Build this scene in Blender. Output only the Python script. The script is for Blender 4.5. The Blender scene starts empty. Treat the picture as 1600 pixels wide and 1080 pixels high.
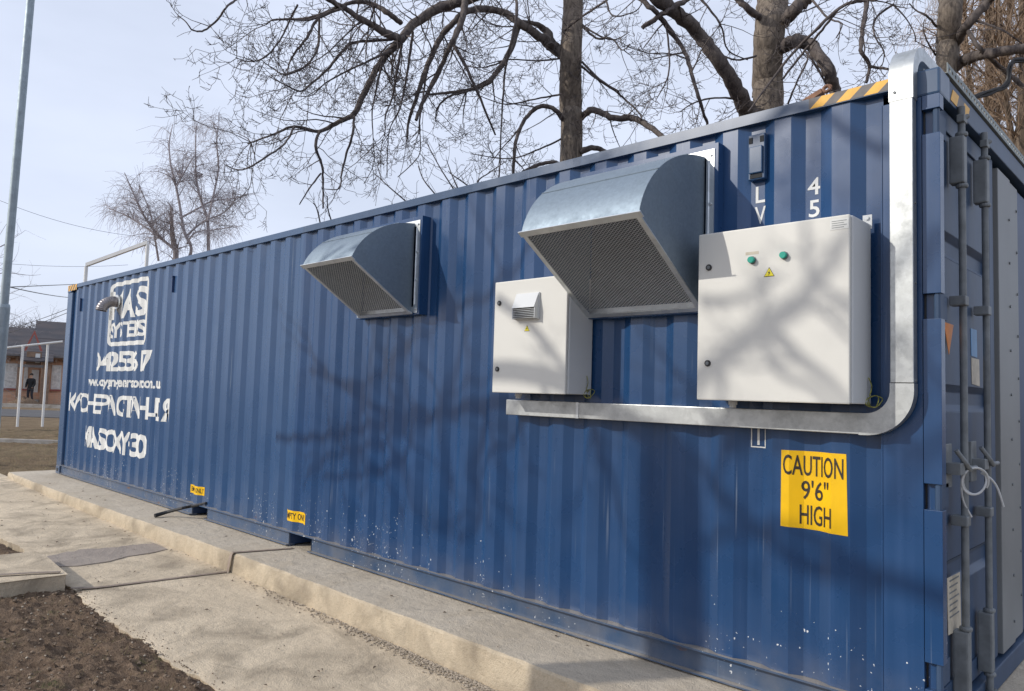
import bpy, bmesh, math, random
from mathutils import Vector, Matrix
R = math.radians
rnd = random.Random(7)
SC = bpy.context.scene
COL = SC.collection

# ---------------------------------------------------------------- camera, sky, sun, exposure
F_PX, YAW, PITCH, ROLL = 1169.246, 0.76731, 0.06451, 0.02998
CAM = Vector((0.882, -3.532, 1.421))
_cy, _sy, _cp, _sp = math.cos(YAW), math.sin(YAW), math.cos(PITCH), math.sin(PITCH)
FW = Vector((-_sy*_cp, _cy*_cp, _sp))
_r0 = Vector((_cy, _sy, 0)); _u0 = _r0.cross(FW)
RT = math.cos(ROLL)*_r0 + math.sin(ROLL)*_u0
UP = -math.sin(ROLL)*_r0 + math.cos(ROLL)*_u0
cam_d = bpy.data.cameras.new('camera'); cam = bpy.data.objects.new('camera', cam_d); COL.objects.link(cam)
cam_d.sensor_width = 36; cam_d.lens = F_PX*36/1600; cam_d.clip_start = 0.05; cam_d.clip_end = 3000
cam.matrix_world = Matrix(((RT.x, UP.x, -FW.x, CAM.x), (RT.y, UP.y, -FW.y, CAM.y), (RT.z, UP.z, -FW.z, CAM.z), (0, 0, 0, 1)))
SC.camera = cam
SC.view_settings.view_transform = 'Standard'; SC.view_settings.look = 'None'
SC.view_settings.gamma = 1; SC.view_settings.exposure = 0.0
SC.cycles.max_bounces = 6; SC.cycles.use_denoising = True

TO_SUN = Vector((-.66, -1.0, .66)).normalized()
SUN_EL = math.asin(TO_SUN.z)
world = bpy.data.worlds.new('World'); SC.world = world; world.use_nodes = True
wn = world.node_tree.nodes; wl = world.node_tree.links
bg = wn['Background']
sky = wn.new('ShaderNodeTexSky'); sky.sky_type = 'NISHITA'; sky.sun_disc = False
sky.sun_elevation = SUN_EL; sky.sun_rotation = math.atan2(TO_SUN.x, TO_SUN.y)
sky.altitude = 100; sky.air_density = 1.0; sky.dust_density = 3.0; sky.ozone_density = 1.0
# thin high winter cloud veil: paler, whiter sky with faint soft patches
tc = wn.new('ShaderNodeTexCoord')
nz = wn.new('ShaderNodeTexNoise'); nz.inputs['Scale'].default_value = 2.2; nz.inputs['Detail'].default_value = 5
mp = wn.new('ShaderNodeMapping'); mp.inputs['Scale'].default_value = (1, 1, 3.5)
rp = wn.new('ShaderNodeValToRGB'); rp.color_ramp.elements[0].position = .3; rp.color_ramp.elements[1].position = .75
rp.color_ramp.elements[0].color = (.68, .68, .68, 1); rp.color_ramp.elements[1].color = (.92, .92, .92, 1)
mx = wn.new('ShaderNodeMix'); mx.data_type = 'RGBA'
mx.inputs['B'].default_value = (8.9, 9.7, 11.7, 1)
wl.new(tc.outputs['Generated'], mp.inputs['Vector']); wl.new(mp.outputs['Vector'], nz.inputs['Vector'])
wl.new(nz.outputs['Fac'], rp.inputs['Fac']); wl.new(rp.outputs['Color'], mx.inputs['Factor'])
wl.new(sky.outputs['Color'], mx.inputs['A']); wl.new(mx.outputs['Result'], bg.inputs['Color'])
bg.inputs['Strength'].default_value = 0.1

sun_d = bpy.data.lights.new('sun', 'SUN'); sun_d.energy = 2.9; sun_d.angle = R(.53); sun_d.color = (1, .94, .85)
sun = bpy.data.objects.new('sun', sun_d); COL.objects.link(sun)
sun.rotation_euler = TO_SUN.to_track_quat('Z', 'Y').to_euler(); sun.location = (-10, -15, 12)

def at(px, py, d):                       # the point seen at photo pixel (px, py), d metres in front of the lens
    return CAM + d*(FW + (px-800)/F_PX*RT - (py-540)/F_PX*UP)
def on_y(px, py, y):
    v = FW + (px-800)/F_PX*RT - (py-540)/F_PX*UP
    return CAM + v*((y-CAM.y)/v.y)
def on_x(px, py, x):
    v = FW + (px-800)/F_PX*RT - (py-540)/F_PX*UP
    return CAM + v*((x-CAM.x)/v.x)
def on_z(px, py, z):
    v = FW + (px-800)/F_PX*RT - (py-540)/F_PX*UP
    return CAM + v*((z-CAM.z)/v.z)

# ---------------------------------------------------------------- materials
class NT:
    def __init__(s, name):
        s.m = bpy.data.materials.new(name); s.m.use_nodes = True
        s.n = s.m.node_tree.nodes; s.l = s.m.node_tree.links
        s.b = s.n['Principled BSDF']; s.tc = s.n.new('ShaderNodeTexCoord')
    def setv(s, k, v):
        i = s.b.inputs[k]
        if hasattr(v, 'is_output'): s.l.new(v, i)
        elif isinstance(v, (tuple, list)): i.default_value = (*v, 1) if len(v) == 3 else v
        else: i.default_value = v
    def vec(s, scale=(1, 1, 1), loc=(0, 0, 0), rot=(0, 0, 0)):
        m = s.n.new('ShaderNodeMapping'); m.inputs['Scale'].default_value = scale
        m.inputs['Location'].default_value = loc; m.inputs['Rotation'].default_value = rot
        s.l.new(s.tc.outputs['Object'], m.inputs['Vector']); return m.outputs['Vector']
    def noise(s, scale, detail=4, rough=.55, vec=None, dist=0):
        t = s.n.new('ShaderNodeTexNoise'); t.inputs['Scale'].default_value = scale
        t.inputs['Detail'].default_value = detail; t.inputs['Roughness'].default_value = rough
        t.inputs['Distortion'].default_value = dist
        s.l.new(vec if vec else s.vec(), t.inputs['Vector']); return t.outputs['Fac']
    def voro(s, scale, vec=None, feature='F1', out='Distance'):
        t = s.n.new('ShaderNodeTexVoronoi'); t.feature = feature; t.inputs['Scale'].default_value = scale
        s.l.new(vec if vec else s.vec(), t.inputs['Vector']); return t.outputs[out]
    def ramp(s, f, a, b, ca=0., cb=1.):
        r = s.n.new('ShaderNodeMapRange'); r.clamp = True
        s.l.new(f, r.inputs['Value'])
        for k, v in (('From Min', a), ('From Max', b), ('To Min', ca), ('To Max', cb)): r.inputs[k].default_value = v
        return r.outputs['Result']
    def math(s, op, a, b=None):
        r = s.n.new('ShaderNodeMath'); r.operation = op
        for k, v in ((0, a), (1, b)):
            if v is None: continue
            if hasattr(v, 'is_output'): s.l.new(v, r.inputs[k])
            else: r.inputs[k].default_value = v
        return r.outputs[0]
    def mix(s, f, a, b):
        r = s.n.new('ShaderNodeMix'); r.data_type = 'RGBA'
        for k, v in (('Factor', f), ('A', a), ('B', b)):
            if hasattr(v, 'is_output'): s.l.new(v, r.inputs[k])
            elif isinstance(v, (tuple, list)): r.inputs[k].default_value = (*v, 1)
            else: r.inputs[k].default_value = v
        return r.outputs['Result']
    def xyz(s):
        r = s.n.new('ShaderNodeSeparateXYZ'); s.l.new(s.tc.outputs['Object'], r.inputs[0]); return r.outputs
    def bump(s, h, strength=.3, dist=.01):
        b = s.n.new('ShaderNodeBump'); b.inputs['Strength'].default_value = strength; b.inputs['Distance'].default_value = dist
        s.l.new(h, b.inputs['Height']); s.l.new(b.outputs['Normal'], s.b.inputs['Normal'])

def simple(name, col, rough=.6, metal=0., var=.12, scale=12., bump=0., spec=.5, bdist=.004):
    t = NT(name)
    n = t.noise(scale)
    c = t.mix(t.ramp(n, .3, .7), tuple(x*(1-var) for x in col), tuple(min(1, x*(1+var)) for x in col))
    t.setv('Base Color', c); t.setv('Roughness', rough); t.setv('Metallic', metal); t.setv('Specular IOR Level', spec)
    if bump: t.bump(t.noise(scale*6, 3), bump, bdist)
    return t.m

def blue_paint(name, col=(.0125, .055, .152), dirty=True):
    t = NT(name); X = t.xyz()
    n1 = t.noise(.7, 4); streak = t.noise(1.0, 4, .6, t.vec((16, 16, .5)))
    c = t.mix(t.ramp(n1, .3, .7), tuple(x*.86 for x in col), tuple(x*1.12 for x in col))
    fade = tuple(min(1, x*1.25+.018) for x in col)
    c = t.mix(t.ramp(streak, .5, .78, 0, .5), c, fade)
    if dirty:
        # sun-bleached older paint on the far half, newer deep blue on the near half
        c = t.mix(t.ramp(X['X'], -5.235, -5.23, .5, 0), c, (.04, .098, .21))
        # pale runs and scuffs
        run = t.noise(1.0, 2, .5, t.vec((55, 20, .9), (3, 1, 0)))
        area = t.ramp(t.noise(.9, 2, .5, t.vec((1, 1, 1.4), (5, 0, 2))), .48, .62)
        c = t.mix(t.math('MULTIPLY', t.ramp(run, .68, .76, 0, .45), area), c, (.32, .38, .46))
        # spatter of white paint drops low on the wall
        low = t.ramp(X['Z'], .06, .5, 1, 0)
        for sc, th, k in ((44., .26, .62), (21., .24, .38), (90, .32, .85)):
            vv = t.n.new('ShaderNodeVectorMath'); vv.operation = 'ADD'; wn_ = t.n.new('ShaderNodeTexNoise'); wn_.inputs['Scale'].default_value = 70
            t.l.new(t.vec((1, .6, .75)), vv.inputs[0]); sv_ = t.n.new('ShaderNodeVectorMath'); sv_.operation = 'SCALE'; sv_.inputs['Scale'].default_value = .018; t.l.new(t.vec(), wn_.inputs['Vector']); t.l.new(wn_.outputs['Color'], sv_.inputs[0]); t.l.new(sv_.outputs[0], vv.inputs[1])
            d = t.voro(sc, vv.outputs[0]); cl = t.voro(sc, vv.outputs[0], out='Color')
            sepc = t.n.new('ShaderNodeSeparateColor'); t.l.new(cl, sepc.inputs[0])
            den = t.ramp(t.noise(1.15, 2, .5, t.vec((1, .4, .35), (1.7, 0, 0))), .45, .66)
            thr = t.math('MULTIPLY', t.math('MULTIPLY', t.math('MULTIPLY', low, den), t.ramp(X['X'], -1.5, -.7, 1, .25)), k)
            on = t.math('GREATER_THAN', thr, sepc.outputs[0])
            dot = t.math('LESS_THAN', d, t.math('MULTIPLY', sepc.outputs[1], th))
            c = t.mix(t.math('MULTIPLY', t.math('MULTIPLY', on, dot), .8), c, (.75, .77, .78))
        # dust near the foot of the wall, a little rust
        dust = t.math('MULTIPLY', t.ramp(X['Z'], .0, .3, .5, 0), t.ramp(t.noise(5, 5), .35, .7))
        c = t.mix(dust, c, (.22, .21, .20))
        geo = t.n.new('ShaderNodeNewGeometry'); sn = t.n.new('ShaderNodeSeparateXYZ'); t.l.new(geo.outputs['Normal'], sn.inputs[0])
        ledge = t.math('MULTIPLY', t.math('GREATER_THAN', sn.outputs[2], .8), t.ramp(X['Z'], .2, .21, .85, 0))
        c = t.mix(ledge, c, (.27, .24, .20))
        ru = t.math('MULTIPLY', t.ramp(X['Z'], .1, .2, 1, 0), t.ramp(t.noise(2.3, 5, .7, t.vec((1, 1, 3), (0, 4, 0))), .63, .68))
        c = t.mix(ru, c, (.16, .075, .035))
    t.setv('Base Color', c)
    t.setv('Roughness', t.ramp(t.noise(3, 4), .3, .7, .22, .36)); t.setv('Specular IOR Level', .6)
    t.bump(t.noise(2.2, 2, .5, t.vec((1, 1, .5))), .18, .03)
    return t.m

def galv(name, col=(.62, .65, .67), rough=.36, spangle=28., scuff=.35):
    t = NT(name)
    v = t.voro(spangle, out='Color'); s = t.n.new('ShaderNodeSeparateColor'); t.l.new(v, s.inputs[0])
    c = t.mix(s.outputs[0], tuple(x*.93 for x in col), tuple(min(1, x*1.05) for x in col))
    n = t.noise(9, 7, .75)
    c = t.mix(t.ramp(n, .45, .8, 0, scuff), c, tuple(x*.55 for x in col))
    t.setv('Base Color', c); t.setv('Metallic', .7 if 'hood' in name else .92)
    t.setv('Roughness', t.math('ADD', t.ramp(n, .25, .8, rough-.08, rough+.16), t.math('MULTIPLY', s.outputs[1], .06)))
    t.bump(t.noise(2.5, 1), .08, .02)
    return t.m

def concrete(name, col, dark, stain=(.19, .155, .115), k=1.):
    t = NT(name)
    n1 = t.noise(.9, 6, .6); n2 = t.noise(9, 6, .65); n3 = t.noise(120, 3, .6); n4 = t.noise(2.3, 4, .6, t.vec((1, 1, 1), (9, 2, 0)), .6)
    c = t.mix(t.ramp(n1, .3, .7), dark, col)
    c = t.mix(t.ramp(n2, .42, .75, 0, .45), c, tuple(x*.72 for x in col))
    c = t.mix(t.ramp(n4, .46, .66, 0, .62*k), c, stain)
    n6 = t.noise(5.5, 5, .7, t.vec((.7, 1.6, 1), (4, 4, 0)), .8)
    c = t.mix(t.ramp(n6, .5, .68, 0, .5*k), c, tuple(x*.62 for x in col))
    c = t.mix(t.ramp(n3, .5, .72, 0, .55), c, tuple(x*.5 for x in col))
    n5 = t.noise(30, 4, .7, t.vec((1, 1, 1), (2, 5, 1)))
    c = t.mix(t.ramp(n5, .5, .7, 0, .4), c, tuple(x*.66 for x in col))
    cr = t.voro(.8, t.vec((1, 1, 1), (.3, .7, 0)), 'DISTANCE_TO_EDGE'); dn = t.math('ADD', cr, t.ramp(t.noise(4, 5, .7), 0, 1, -.03, .03))
    c = t.mix(t.math('MULTIPLY', t.ramp(dn, .0, .006, .5, 0), t.ramp(n1, .45, .6)), c, tuple(x*.4 for x in col))
    sp = t.voro(60); c = t.mix(t.ramp(sp, .06, .12, .45*k, 0), c, tuple(min(1, x*1.35) for x in col))
    t.setv('Base Color', c); t.setv('Roughness', .92); t.setv('Specular IOR Level', .25)
    t.bump(t.math('ADD', t.math('MULTIPLY', n3, .3), t.math('ADD', n2, t.math('MULTIPLY', n4, .8))), .9, .02)
    return t.m

def bark(name, a, b, scale=18.):
    t = NT(name)
    n = t.noise(scale, 5, .65, t.vec((1, 1, .3)), .4); n2 = t.noise(2, 3)
    c = t.mix(t.ramp(n, .35, .65), a, b); c = t.mix(t.ramp(n2, .4, .7, 0, .4), c, tuple(x*.7 for x in b))
    t.setv('Base Color', c); t.setv('Roughness', .9); t.setv('Specular IOR Level', .2)
    t.bump(n, .8, .02)
    return t.m

M = dict(
    blue=blue_paint('blue_container_paint'),
    rail=blue_paint('blue_rail_paint', (.03, .07, .145)),
    door=simple('slate_blue_door_paint', (.032, .064, .125), .5, 0, .15, 3, .15),
    darkblue=simple('dark_blue_panel_paint', (.02, .05, .13), .5, 0, .2, 3),
    galv=galv('galvanised_sheet'), duct=galv('galvanised_duct', (.50, .52, .52), .40, 40, .8),
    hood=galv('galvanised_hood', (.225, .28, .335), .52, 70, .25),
    screen=simple('galvanised_mesh_wire', (.58, .63, .68), .55, .2, .1, 20),
    tie=simple('translucent_grey_white_plastic', (.50, .51, .51), .45), exh=simple('stained_exhaust_steel', (.27, .25, .25), .35, .85, .3, 8), tray=simple('perforated_steel_tray', (.24, .27, .27), .6, .3, .1, 20),
    inside_shade=simple('dark_interior', (.02, .022, .025), .8), inner=simple('grey_duct_interior', (.10, .115, .13), .7),  # near-black colour stands in for shade in holes, slots and the pipe bore
    cab=simple('pale_grey_powder_coat', (.635, .63, .59), .42, 0, .02, 3, .04, .5),
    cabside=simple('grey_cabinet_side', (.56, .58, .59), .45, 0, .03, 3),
    black=simple('black_plastic', (.015, .015, .017), .45),
    green=simple('green_button', (.0, .33, .24), .3),
    white=simple('white_paint', (.68, .69, .67), .6, 0, .10, 9),
    whitepipe=simple('white_pipe_paint', (.72, .72, .70), .5, 0, .08, 4),
    yellow=simple('yellow_vinyl', (.83, .49, .0), .4, 0, .05, 7),
    sign_ink=simple('black_print', (.03, .022, .015), .5),
    stripe=simple('faded_black_tape', (.13, .12, .12), .55, 0, .2, 20),
    tapeyellow=simple('amber_tape', (.78, .42, .05), .5, 0, .12, 20),
    orange=simple('orange_vinyl', (.62, .20, .03), .5, 0, .1, 20),
    bluelabel=simple('blue_label', (.12, .28, .5), .5), plate=simple('beige_plate', (.50, .45, .36), .55, 0, .15, 30),
    rod=simple('grey_worn_rod_paint', (.17, .185, .195), .55, .1, .25, 14, .2),
    cream=simple('cream_panel', (.20, .21, .215), .5, 0, .06, 3),
    rust=simple('rusty_iron', (.22, .12, .075), .9, .1, .4, 25, .5),
    strap=simple('brown_painted_steel_strip', (.26, .205, .165), .7, .2, .25, 9),
    pole=galv('galvanised_pole', (.36, .42, .46), .55, 9, .3),
    bark=bark('walnut_bark', (.085, .07, .06), (.255, .212, .17), 26), limbbark=bark('dark_limb_bark', (.06, .05, .05), (.17, .145, .13)),
    twig=bark('twig_bark', (.07, .06, .062), (.15, .128, .12), 30),
    birch=bark('birch_bark', (.27, .245, .26), (.46, .42, .43), 10),
    brown_twig=bark('brown_twig_bark', (.17, .12, .085), (.34, .25, .18), 10),
    brown_trunk=bark('grey_brown_trunk', (.10, .08, .06), (.22, .17, .13), 10),
    cable=simple('black_cable', (.02, .02, .022), .5),
    wire=simple('yellow_green_wire', (.20, .20, .04), .5, 0, .6, 80),
    paving=concrete('dusty_concrete_paving', (.69, .58, .43), (.56, .465, .34)),
    pad=concrete('grey_pad_concrete', (.59, .52, .42), (.50, .435, .345), (.38, .31, .22), .6),
    padside=concrete('sandy_pad_side', (.60, .51, .38), (.49, .405, .29)),
    wet=concrete('grey_fresh_concrete', (.40, .345, .295), (.31, .265, .23), (.18, .16, .15), .4),
    asphalt=concrete('road_asphalt', (.12, .12, .125), (.09, .09, .095), (.14, .13, .12), .3),
    kerb=concrete('kerb_concrete', (.42, .40, .37), (.34, .32, .30)),
    tile=None,
)

def soil_mat():
    t = NT('dark_turned_soil'); n1 = t.noise(1.3, 5, .6); n2 = t.noise(18, 6, .7); n3 = t.noise(75, 3, .7)
    c = t.mix(t.ramp(n2, .35, .7), (.085, .058, .041), (.255, .182, .125))
    c = t.mix(t.ramp(n1, .45, .7, 0, .45), c, (.15, .105, .07))
    c = t.mix(t.ramp(n3, .62, .75, 0, .6), c, (.30, .24, .18))
    g = t.math('MULTIPLY', t.ramp(t.noise(5, 3, .5, t.vec((1, 1, 1), (3, 8, 0))), .62, .7), t.ramp(n3, .4, .6))
    c = t.mix(t.math('MULTIPLY', g, .6), c, (.06, .085, .025))
    t.setv('Base Color', c); t.setv('Roughness', .95); t.setv('Specular IOR Level', .15)
    t.bump(t.math('ADD', n2, t.math('MULTIPLY', n3, .5)), 1., .03); return t.m
def field_mat():
    t = NT('dry_winter_grass'); n1 = t.noise(.35, 5, .6); n2 = t.noise(3, 6, .7); n3 = t.noise(25, 4, .7)
    c = t.mix(t.ramp(n1, .35, .65), (.23, .165, .105), (.27, .205, .13))
    c = t.mix(t.ramp(n2, .4, .7, 0, .7), c, (.12, .092, .062))
    c = t.mix(t.ramp(n3, .5, .75, 0, .6), c, (.34, .27, .18))
    t.setv('Base Color', c); t.setv('Roughness', .95); t.setv('Specular IOR Level', .1); t.bump(t.math('ADD', n3, n2), 1., .08); return t.m
def tile_mat():
    t = NT('dark_roof_tiles')
    w = t.n.new('ShaderNodeTexWave'); w.inputs['Scale'].default_value = 1.4; w.inputs['Distortion'].default_value = .3
    w.bands_direction = 'X'; t.l.new(t.tc.outputs['Object'], w.inputs['Vector'])
    c = t.mix(w.outputs['Fac'], (.022, .022, .030), (.055, .052, .06)); c = t.mix(t.ramp(t.noise(1, 4), .4, .7, 0, .4), c, (.11, .08, .07))
    t.setv('Base Color', c); t.setv('Roughness', .7); t.bump(w.outputs['Fac'], .6, .05); return t.m
def brick_mat():
    t = NT('weathered_pink_brick')
    b = t.n.new('ShaderNodeTexBrick'); b.inputs['Scale'].default_value = 4.2; b.inputs['Color1'].default_value = (.64, .35, .22, 1)
    b.inputs['Color2'].default_value = (.70, .44, .30, 1); b.inputs['Mortar'].default_value = (.42, .35, .28, 1); b.inputs['Mortar Size'].default_value = .012
    t.l.new(t.vec((1, 1, 1), (0, 0, 0), (R(90), 0, 0)), b.inputs['Vector'])
    c = t.mix(t.ramp(t.noise(1.2, 5, .65), .48, .68, 0, .8), b.outputs['Color'], (.48, .37, .28))
    t.setv('Base Color', c); t.setv('Roughness', .9); return t.m
M['soil'] = soil_mat(); M['field'] = field_mat(); M['tile'] = tile_mat(); M['brick'] = brick_mat()
M['glass'] = simple('window_glass', (.10, .12, .14), .08)
M['curtain'] = simple('net_curtain', (.66, .65, .62), .8, 0, .25, 6)
M['wood'] = simple('weathered_timber', (.24, .16, .11), .8, 0, .25, 6)
M['redtrim'] = simple('red_painted_trim', (.33, .10, .08), .7)
M['sheet'] = simple('grey_sheet_roof', (.16, .15, .15), .6, 0, .2, 2)
M['cloth'] = simple('black_coat_cloth', (.014, .014, .017), .9); M['trouser'] = simple('dark_trousers', (.03, .03, .038), .9)
M['skin'] = simple('skin', (.5, .3, .21), .6); M['hair'] = simple('dark_hair', (.03, .022, .016), .7)
M['pebble'] = simple('pebble', (.33, .28, .22), .9, 0, .5, 60)
M['clod'] = simple('soil_clod', (.17, .125, .088), .95, 0, .4, 40)
M['dryleaf'] = simple('dry_leaf', (.09, .06, .04), .9, 0, .3, 60)
M['grass'] = simple('sparse_grass_blade', (.13, .12, .045), .9, 0, .4, 30)

# ---------------------------------------------------------------- mesh builder
class MB:
    def __init__(s): s.v = []; s.f = []; s.m = []; s.mi = 0
    def add(s, vs, fs):
        o = len(s.v); s.v += [tuple(v) for v in vs]; s.f += [[i+o for i in f] for f in fs]; s.m += [s.mi]*len(fs); return s
    def box(s, x0, x1, y0, y1, z0, z1):
        x0, x1 = sorted((x0, x1)); y0, y1 = sorted((y0, y1)); z0, z1 = sorted((z0, z1))
        return s.add([(x0, y0, z0), (x1, y0, z0), (x1, y1, z0), (x0, y1, z0), (x0, y0, z1), (x1, y0, z1), (x1, y1, z1), (x0, y1, z1)],
                     [(0, 3, 2, 1), (4, 5, 6, 7), (0, 1, 5, 4), (1, 2, 6, 5), (2, 3, 7, 6), (3, 0, 4, 7)])
    def prism(s, pts, axis, a, b):           # closed polygon in the two other axes, extruded along axis from a to b
        n = len(pts)
        def P(p, t): return {'x': (t, p[0], p[1]), 'y': (p[0], t, p[1]), 'z': (p[0], p[1], t)}[axis]
        return s.add([P(p, a) for p in pts]+[P(p, b) for p in pts],
                     [list(range(n))[::-1], list(range(n, 2*n))]+[(i, (i+1) % n, (i+1) % n+n, i+n) for i in range(n)])
    def tube(s, pts, rad, n=6, caps=True):
        pts = [Vector(p) for p in pts]; k = len(pts)
        if not isinstance(rad, (list, tuple)): rad = [rad]*k
        vs = []; ref = None
        for i, p in enumerate(pts):
            d = (pts[min(i+1, k-1)]-pts[max(i-1, 0)])
            d = d.normalized() if d.length > 1e-9 else Vector((0, 0, 1))
            if ref is None: ref = d.orthogonal().normalized()
            ref = (ref-d*ref.dot(d)); ref = ref.normalized() if ref.length > 1e-6 else d.orthogonal().normalized()
            bi = d.cross(ref)
            for j in range(n):
                a = 2*math.pi*j/n; vs.append(p+rad[i]*(math.cos(a)*ref+math.sin(a)*bi))
        fs = [(i*n+j, i*n+(j+1) % n, (i+1)*n+(j+1) % n, (i+1)*n+j) for i in range(k-1) for j in range(n)]
        if caps: fs += [tuple(range(n))[::-1], tuple((k-1)*n+j for j in range(n))]
        return s.add(vs, fs)
    def cyl(s, p, axis, r, h, n=20):
        a = Vector(p); return s.tube([a, a+Vector(axis)*h], r, n)
    def build(s, name, mat, parent=None, smooth=35, bevel=0.):
        me = bpy.data.meshes.new(name); me.from_pydata(s.v, [], s.f)
        for m in (mat if isinstance(mat, (list, tuple)) else [mat]): me.materials.append(m)
        if any(s.m): me.polygons.foreach_set('material_index', s.m)
        me.validate()
        if bevel:
            b = bmesh.new(); b.from_mesh(me)
            b.edges.ensure_lookup_table()
            es = [e for e in b.edges if len(e.link_faces) == 2 and e.calc_face_angle(0) > .6]
            bmesh.ops.bevel(b, geom=es, offset=bevel, segments=2, profile=.6, affect='EDGES', clamp_overlap=True)
            b.to_mesh(me); b.free()
        b = bmesh.new(); b.from_mesh(me); bmesh.ops.recalc_face_normals(b, faces=b.faces); b.to_mesh(me); b.free()
        if smooth: 
            me.shade_smooth(); me.set_sharp_from_angle(angle=R(8 if bevel else smooth))
        o = bpy.data.objects.new(name, me); COL.objects.link(o)
        if parent is not None: o.parent = parent; o.location = -parent_world(parent)
        return o
def parent_world(p):
    v = Vector((0, 0, 0))
    while p is not None: v += p.location; p = p.parent
    return v
def thing(name, label, cat, loc=(0, 0, 0), group=None):
    o = bpy.data.objects.new(name, None); COL.objects.link(o); o.location = loc; o.empty_display_size = .2
    o['label'] = label; o['category'] = cat
    if group: o['group'] = group
    return o
def tag(o, label=None, cat=None, group=None, kind=None):
    for k, v in (('label', label), ('category', cat), ('group', group), ('kind', kind)):
        if v: o[k] = v
    return o
def copy_thing(root, loc, label, group):
    def cp(o, par):
        c = o.copy(); COL.objects.link(c)
        if par is not None: c.parent = par
        for ch in list(o.children): cp(ch, c)
        return c
    r = cp(root, None); r.location = loc; r['label'] = label; r['group'] = group; return r

def smooth_path(pts, rad, sub=4):
    pts = [Vector(p) for p in pts]; out = []; ro = []; n = len(pts)
    for i in range(n-1):
        p0, p1, p2, p3 = pts[max(i-1, 0)], pts[i], pts[i+1], pts[min(i+2, n-1)]
        for k in range(sub):
            t = k/sub
            out.append(.5*((2*p1)+(p2-p0)*t+(2*p0-5*p1+4*p2-p3)*t*t+(3*p1-p0-3*p2+p3)*t**3)); ro.append(rad[i]*(1-t)+rad[i+1]*t)
    out.append(pts[-1]); ro.append(rad[-1]); return out, ro

# ---------------------------------------------------------------- ground
def gz(x): return -.16-.011*(min(max(x, -14), 3)+5.3)
def grid(name, x0, x1, y0, y1, nx, ny, zf, mat, kind='structure', keep=None):
    vs = [(x0+(x1-x0)*i/nx, y0+(y1-y0)*j/ny) for j in range(ny+1) for i in range(nx+1)]
    mb = MB(); mb.v = [(x, y, zf(x, y)) for x, y in vs]
    mb.f = [(j*(nx+1)+i, j*(nx+1)+i+1, (j+1)*(nx+1)+i+1, (j+1)*(nx+1)+i) for j in range(ny) for i in range(nx)
            if keep is None or keep(x0+(x1-x0)*(i+.5)/nx, y0+(y1-y0)*(j+.5)/ny)]
    mb.m = [0]*len(mb.f)
    return tag(mb.build(name, mat), kind=kind)
from mathutils import noise as mnoise
def fbm(x, y, z, s, o=4): return mnoise.fractal(Vector((x*s, y*s, z)), 1., 2., o)

# one sheet to the horizon, finely divided where it is near
xs = [-900, -400, -200, -120, -80, -60, -50, -42, -36, -32, -28]+[-27+.5*i for i in range(80)]+[14, 20, 40, 100, 300, 900]
ys = [-900, -300, -100, -40, -20, -12]+[-10+.5*i for i in range(60)]+[21, 24, 30, 40, 60, 90, 150, 300, 900]
gm = MB(); nx = len(xs)
gm.v = [(x, y, gz(x)-.07-(.0 if x > -45 else .0)) for y in ys for x in xs]
gm.f = [(j*nx+i, j*nx+i+1, (j+1)*nx+i+1, (j+1)*nx+i) for j in range(len(ys)-1) for i in range(nx-1)]; gm.m = [0]*len(gm.f)
tag(gm.build('ground', M['field']), kind='structure')

# turned soil in the foreground (real relief), reaching under the ragged edge of the paving
def soil_z(x, y):
    e = fbm(x, y, 3, 2.0, 5)*.04+fbm(x, y, 9, 9, 4)*.022+max(0, fbm(x, y, 5, 30, 3))*.028
    ramp = min(1, max(0, (-1.5-y)/.25))
    return gz(x)-.055+ramp*(.055+e)-.0*(1-ramp)
def soil_keep(x, y): return y < -1.42 and x > -6.75+max(0, (-2.0-y))*.0
grid('soil', -7.2, 1.5, -6.4, -1.4, 400, 230, soil_z, M['soil'])
# dry verge beyond the footpath slab
def verge_z(x, y): return gz(x)-.05+fbm(x, y, 1, 1.3, 4)*.05+fbm(x, y, 2, 7, 3)*.03
grid('verge', -26, -12.75, -6, 7, 260, 200, verge_z, M['field'])
grid('soil_bank', -12.7, -6.62, -6, -1.62, 160, 110, lambda x, y: gz(x)-.05+.10*min(1, max(0, (-1.62-y)/.35))+fbm(x, y, 1, 4, 5)*.04, M['soil'])

# dusty concrete paving between the soil and the pad: ragged outer edge, sloping with the ground
def pave_edge(x): return -1.63-.05*math.sin(x*1.1)+.045*fbm(x, 0, 0, 2.1, 4)+.03*fbm(x, 4, 0, 9, 3)
pv = MB(); N = 420; x0, x1 = -14.4, 1.5; J = 26
for i in range(N+1):
    x = x0+(x1-x0)*i/N; e = pave_edge(x)
    for j in range(J+1):
        y = e+(-.5-e)*j/J
        z = gz(x)+.004*fbm(x, y, 0, 1.4, 4)+.002*fbm(x, y, 6, 9, 3)
        if j == 0: z -= .008
        pv.v.append((x, y, z))
for i in range(N):
    for j in range(J): a = i*(J+1)+j; pv.f.append((a, a+J+1, a+J+2, a+1))
o = len(pv.v)
for i in range(N+1): v = pv.v[i*(J+1)]; pv.v.append((v[0], v[1]+.02, v[2]-.14))
for i in range(N): pv.f.append((i*(J+1), o+i, o+i+1, (i+1)*(J+1)))
pv.m = [0]*len(pv.f); tag(pv.build('pavement', M['paving']), kind='structure')
# grey patch of newer concrete let into the paving
pp = [on_z(px, py, gz(-6.5)+.006) for px, py in ((73, 869), (90, 866), (112, 860), (170, 854), (236, 847), (250, 852), (262, 858), (235, 864), (200, 869), (170, 877), (121, 884), (92, 885), (80, 878))]
q = MB(); q.add(pp+[p-Vector((0, 0, .04)) for p in pp], [list(range(len(pp)))]+[(i, (i+1) % len(pp), (i+1) % len(pp)+len(pp), i+len(pp)) for i in range(len(pp))])
tag(q.build('pavement_patch', M['wet']), kind='structure')

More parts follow.
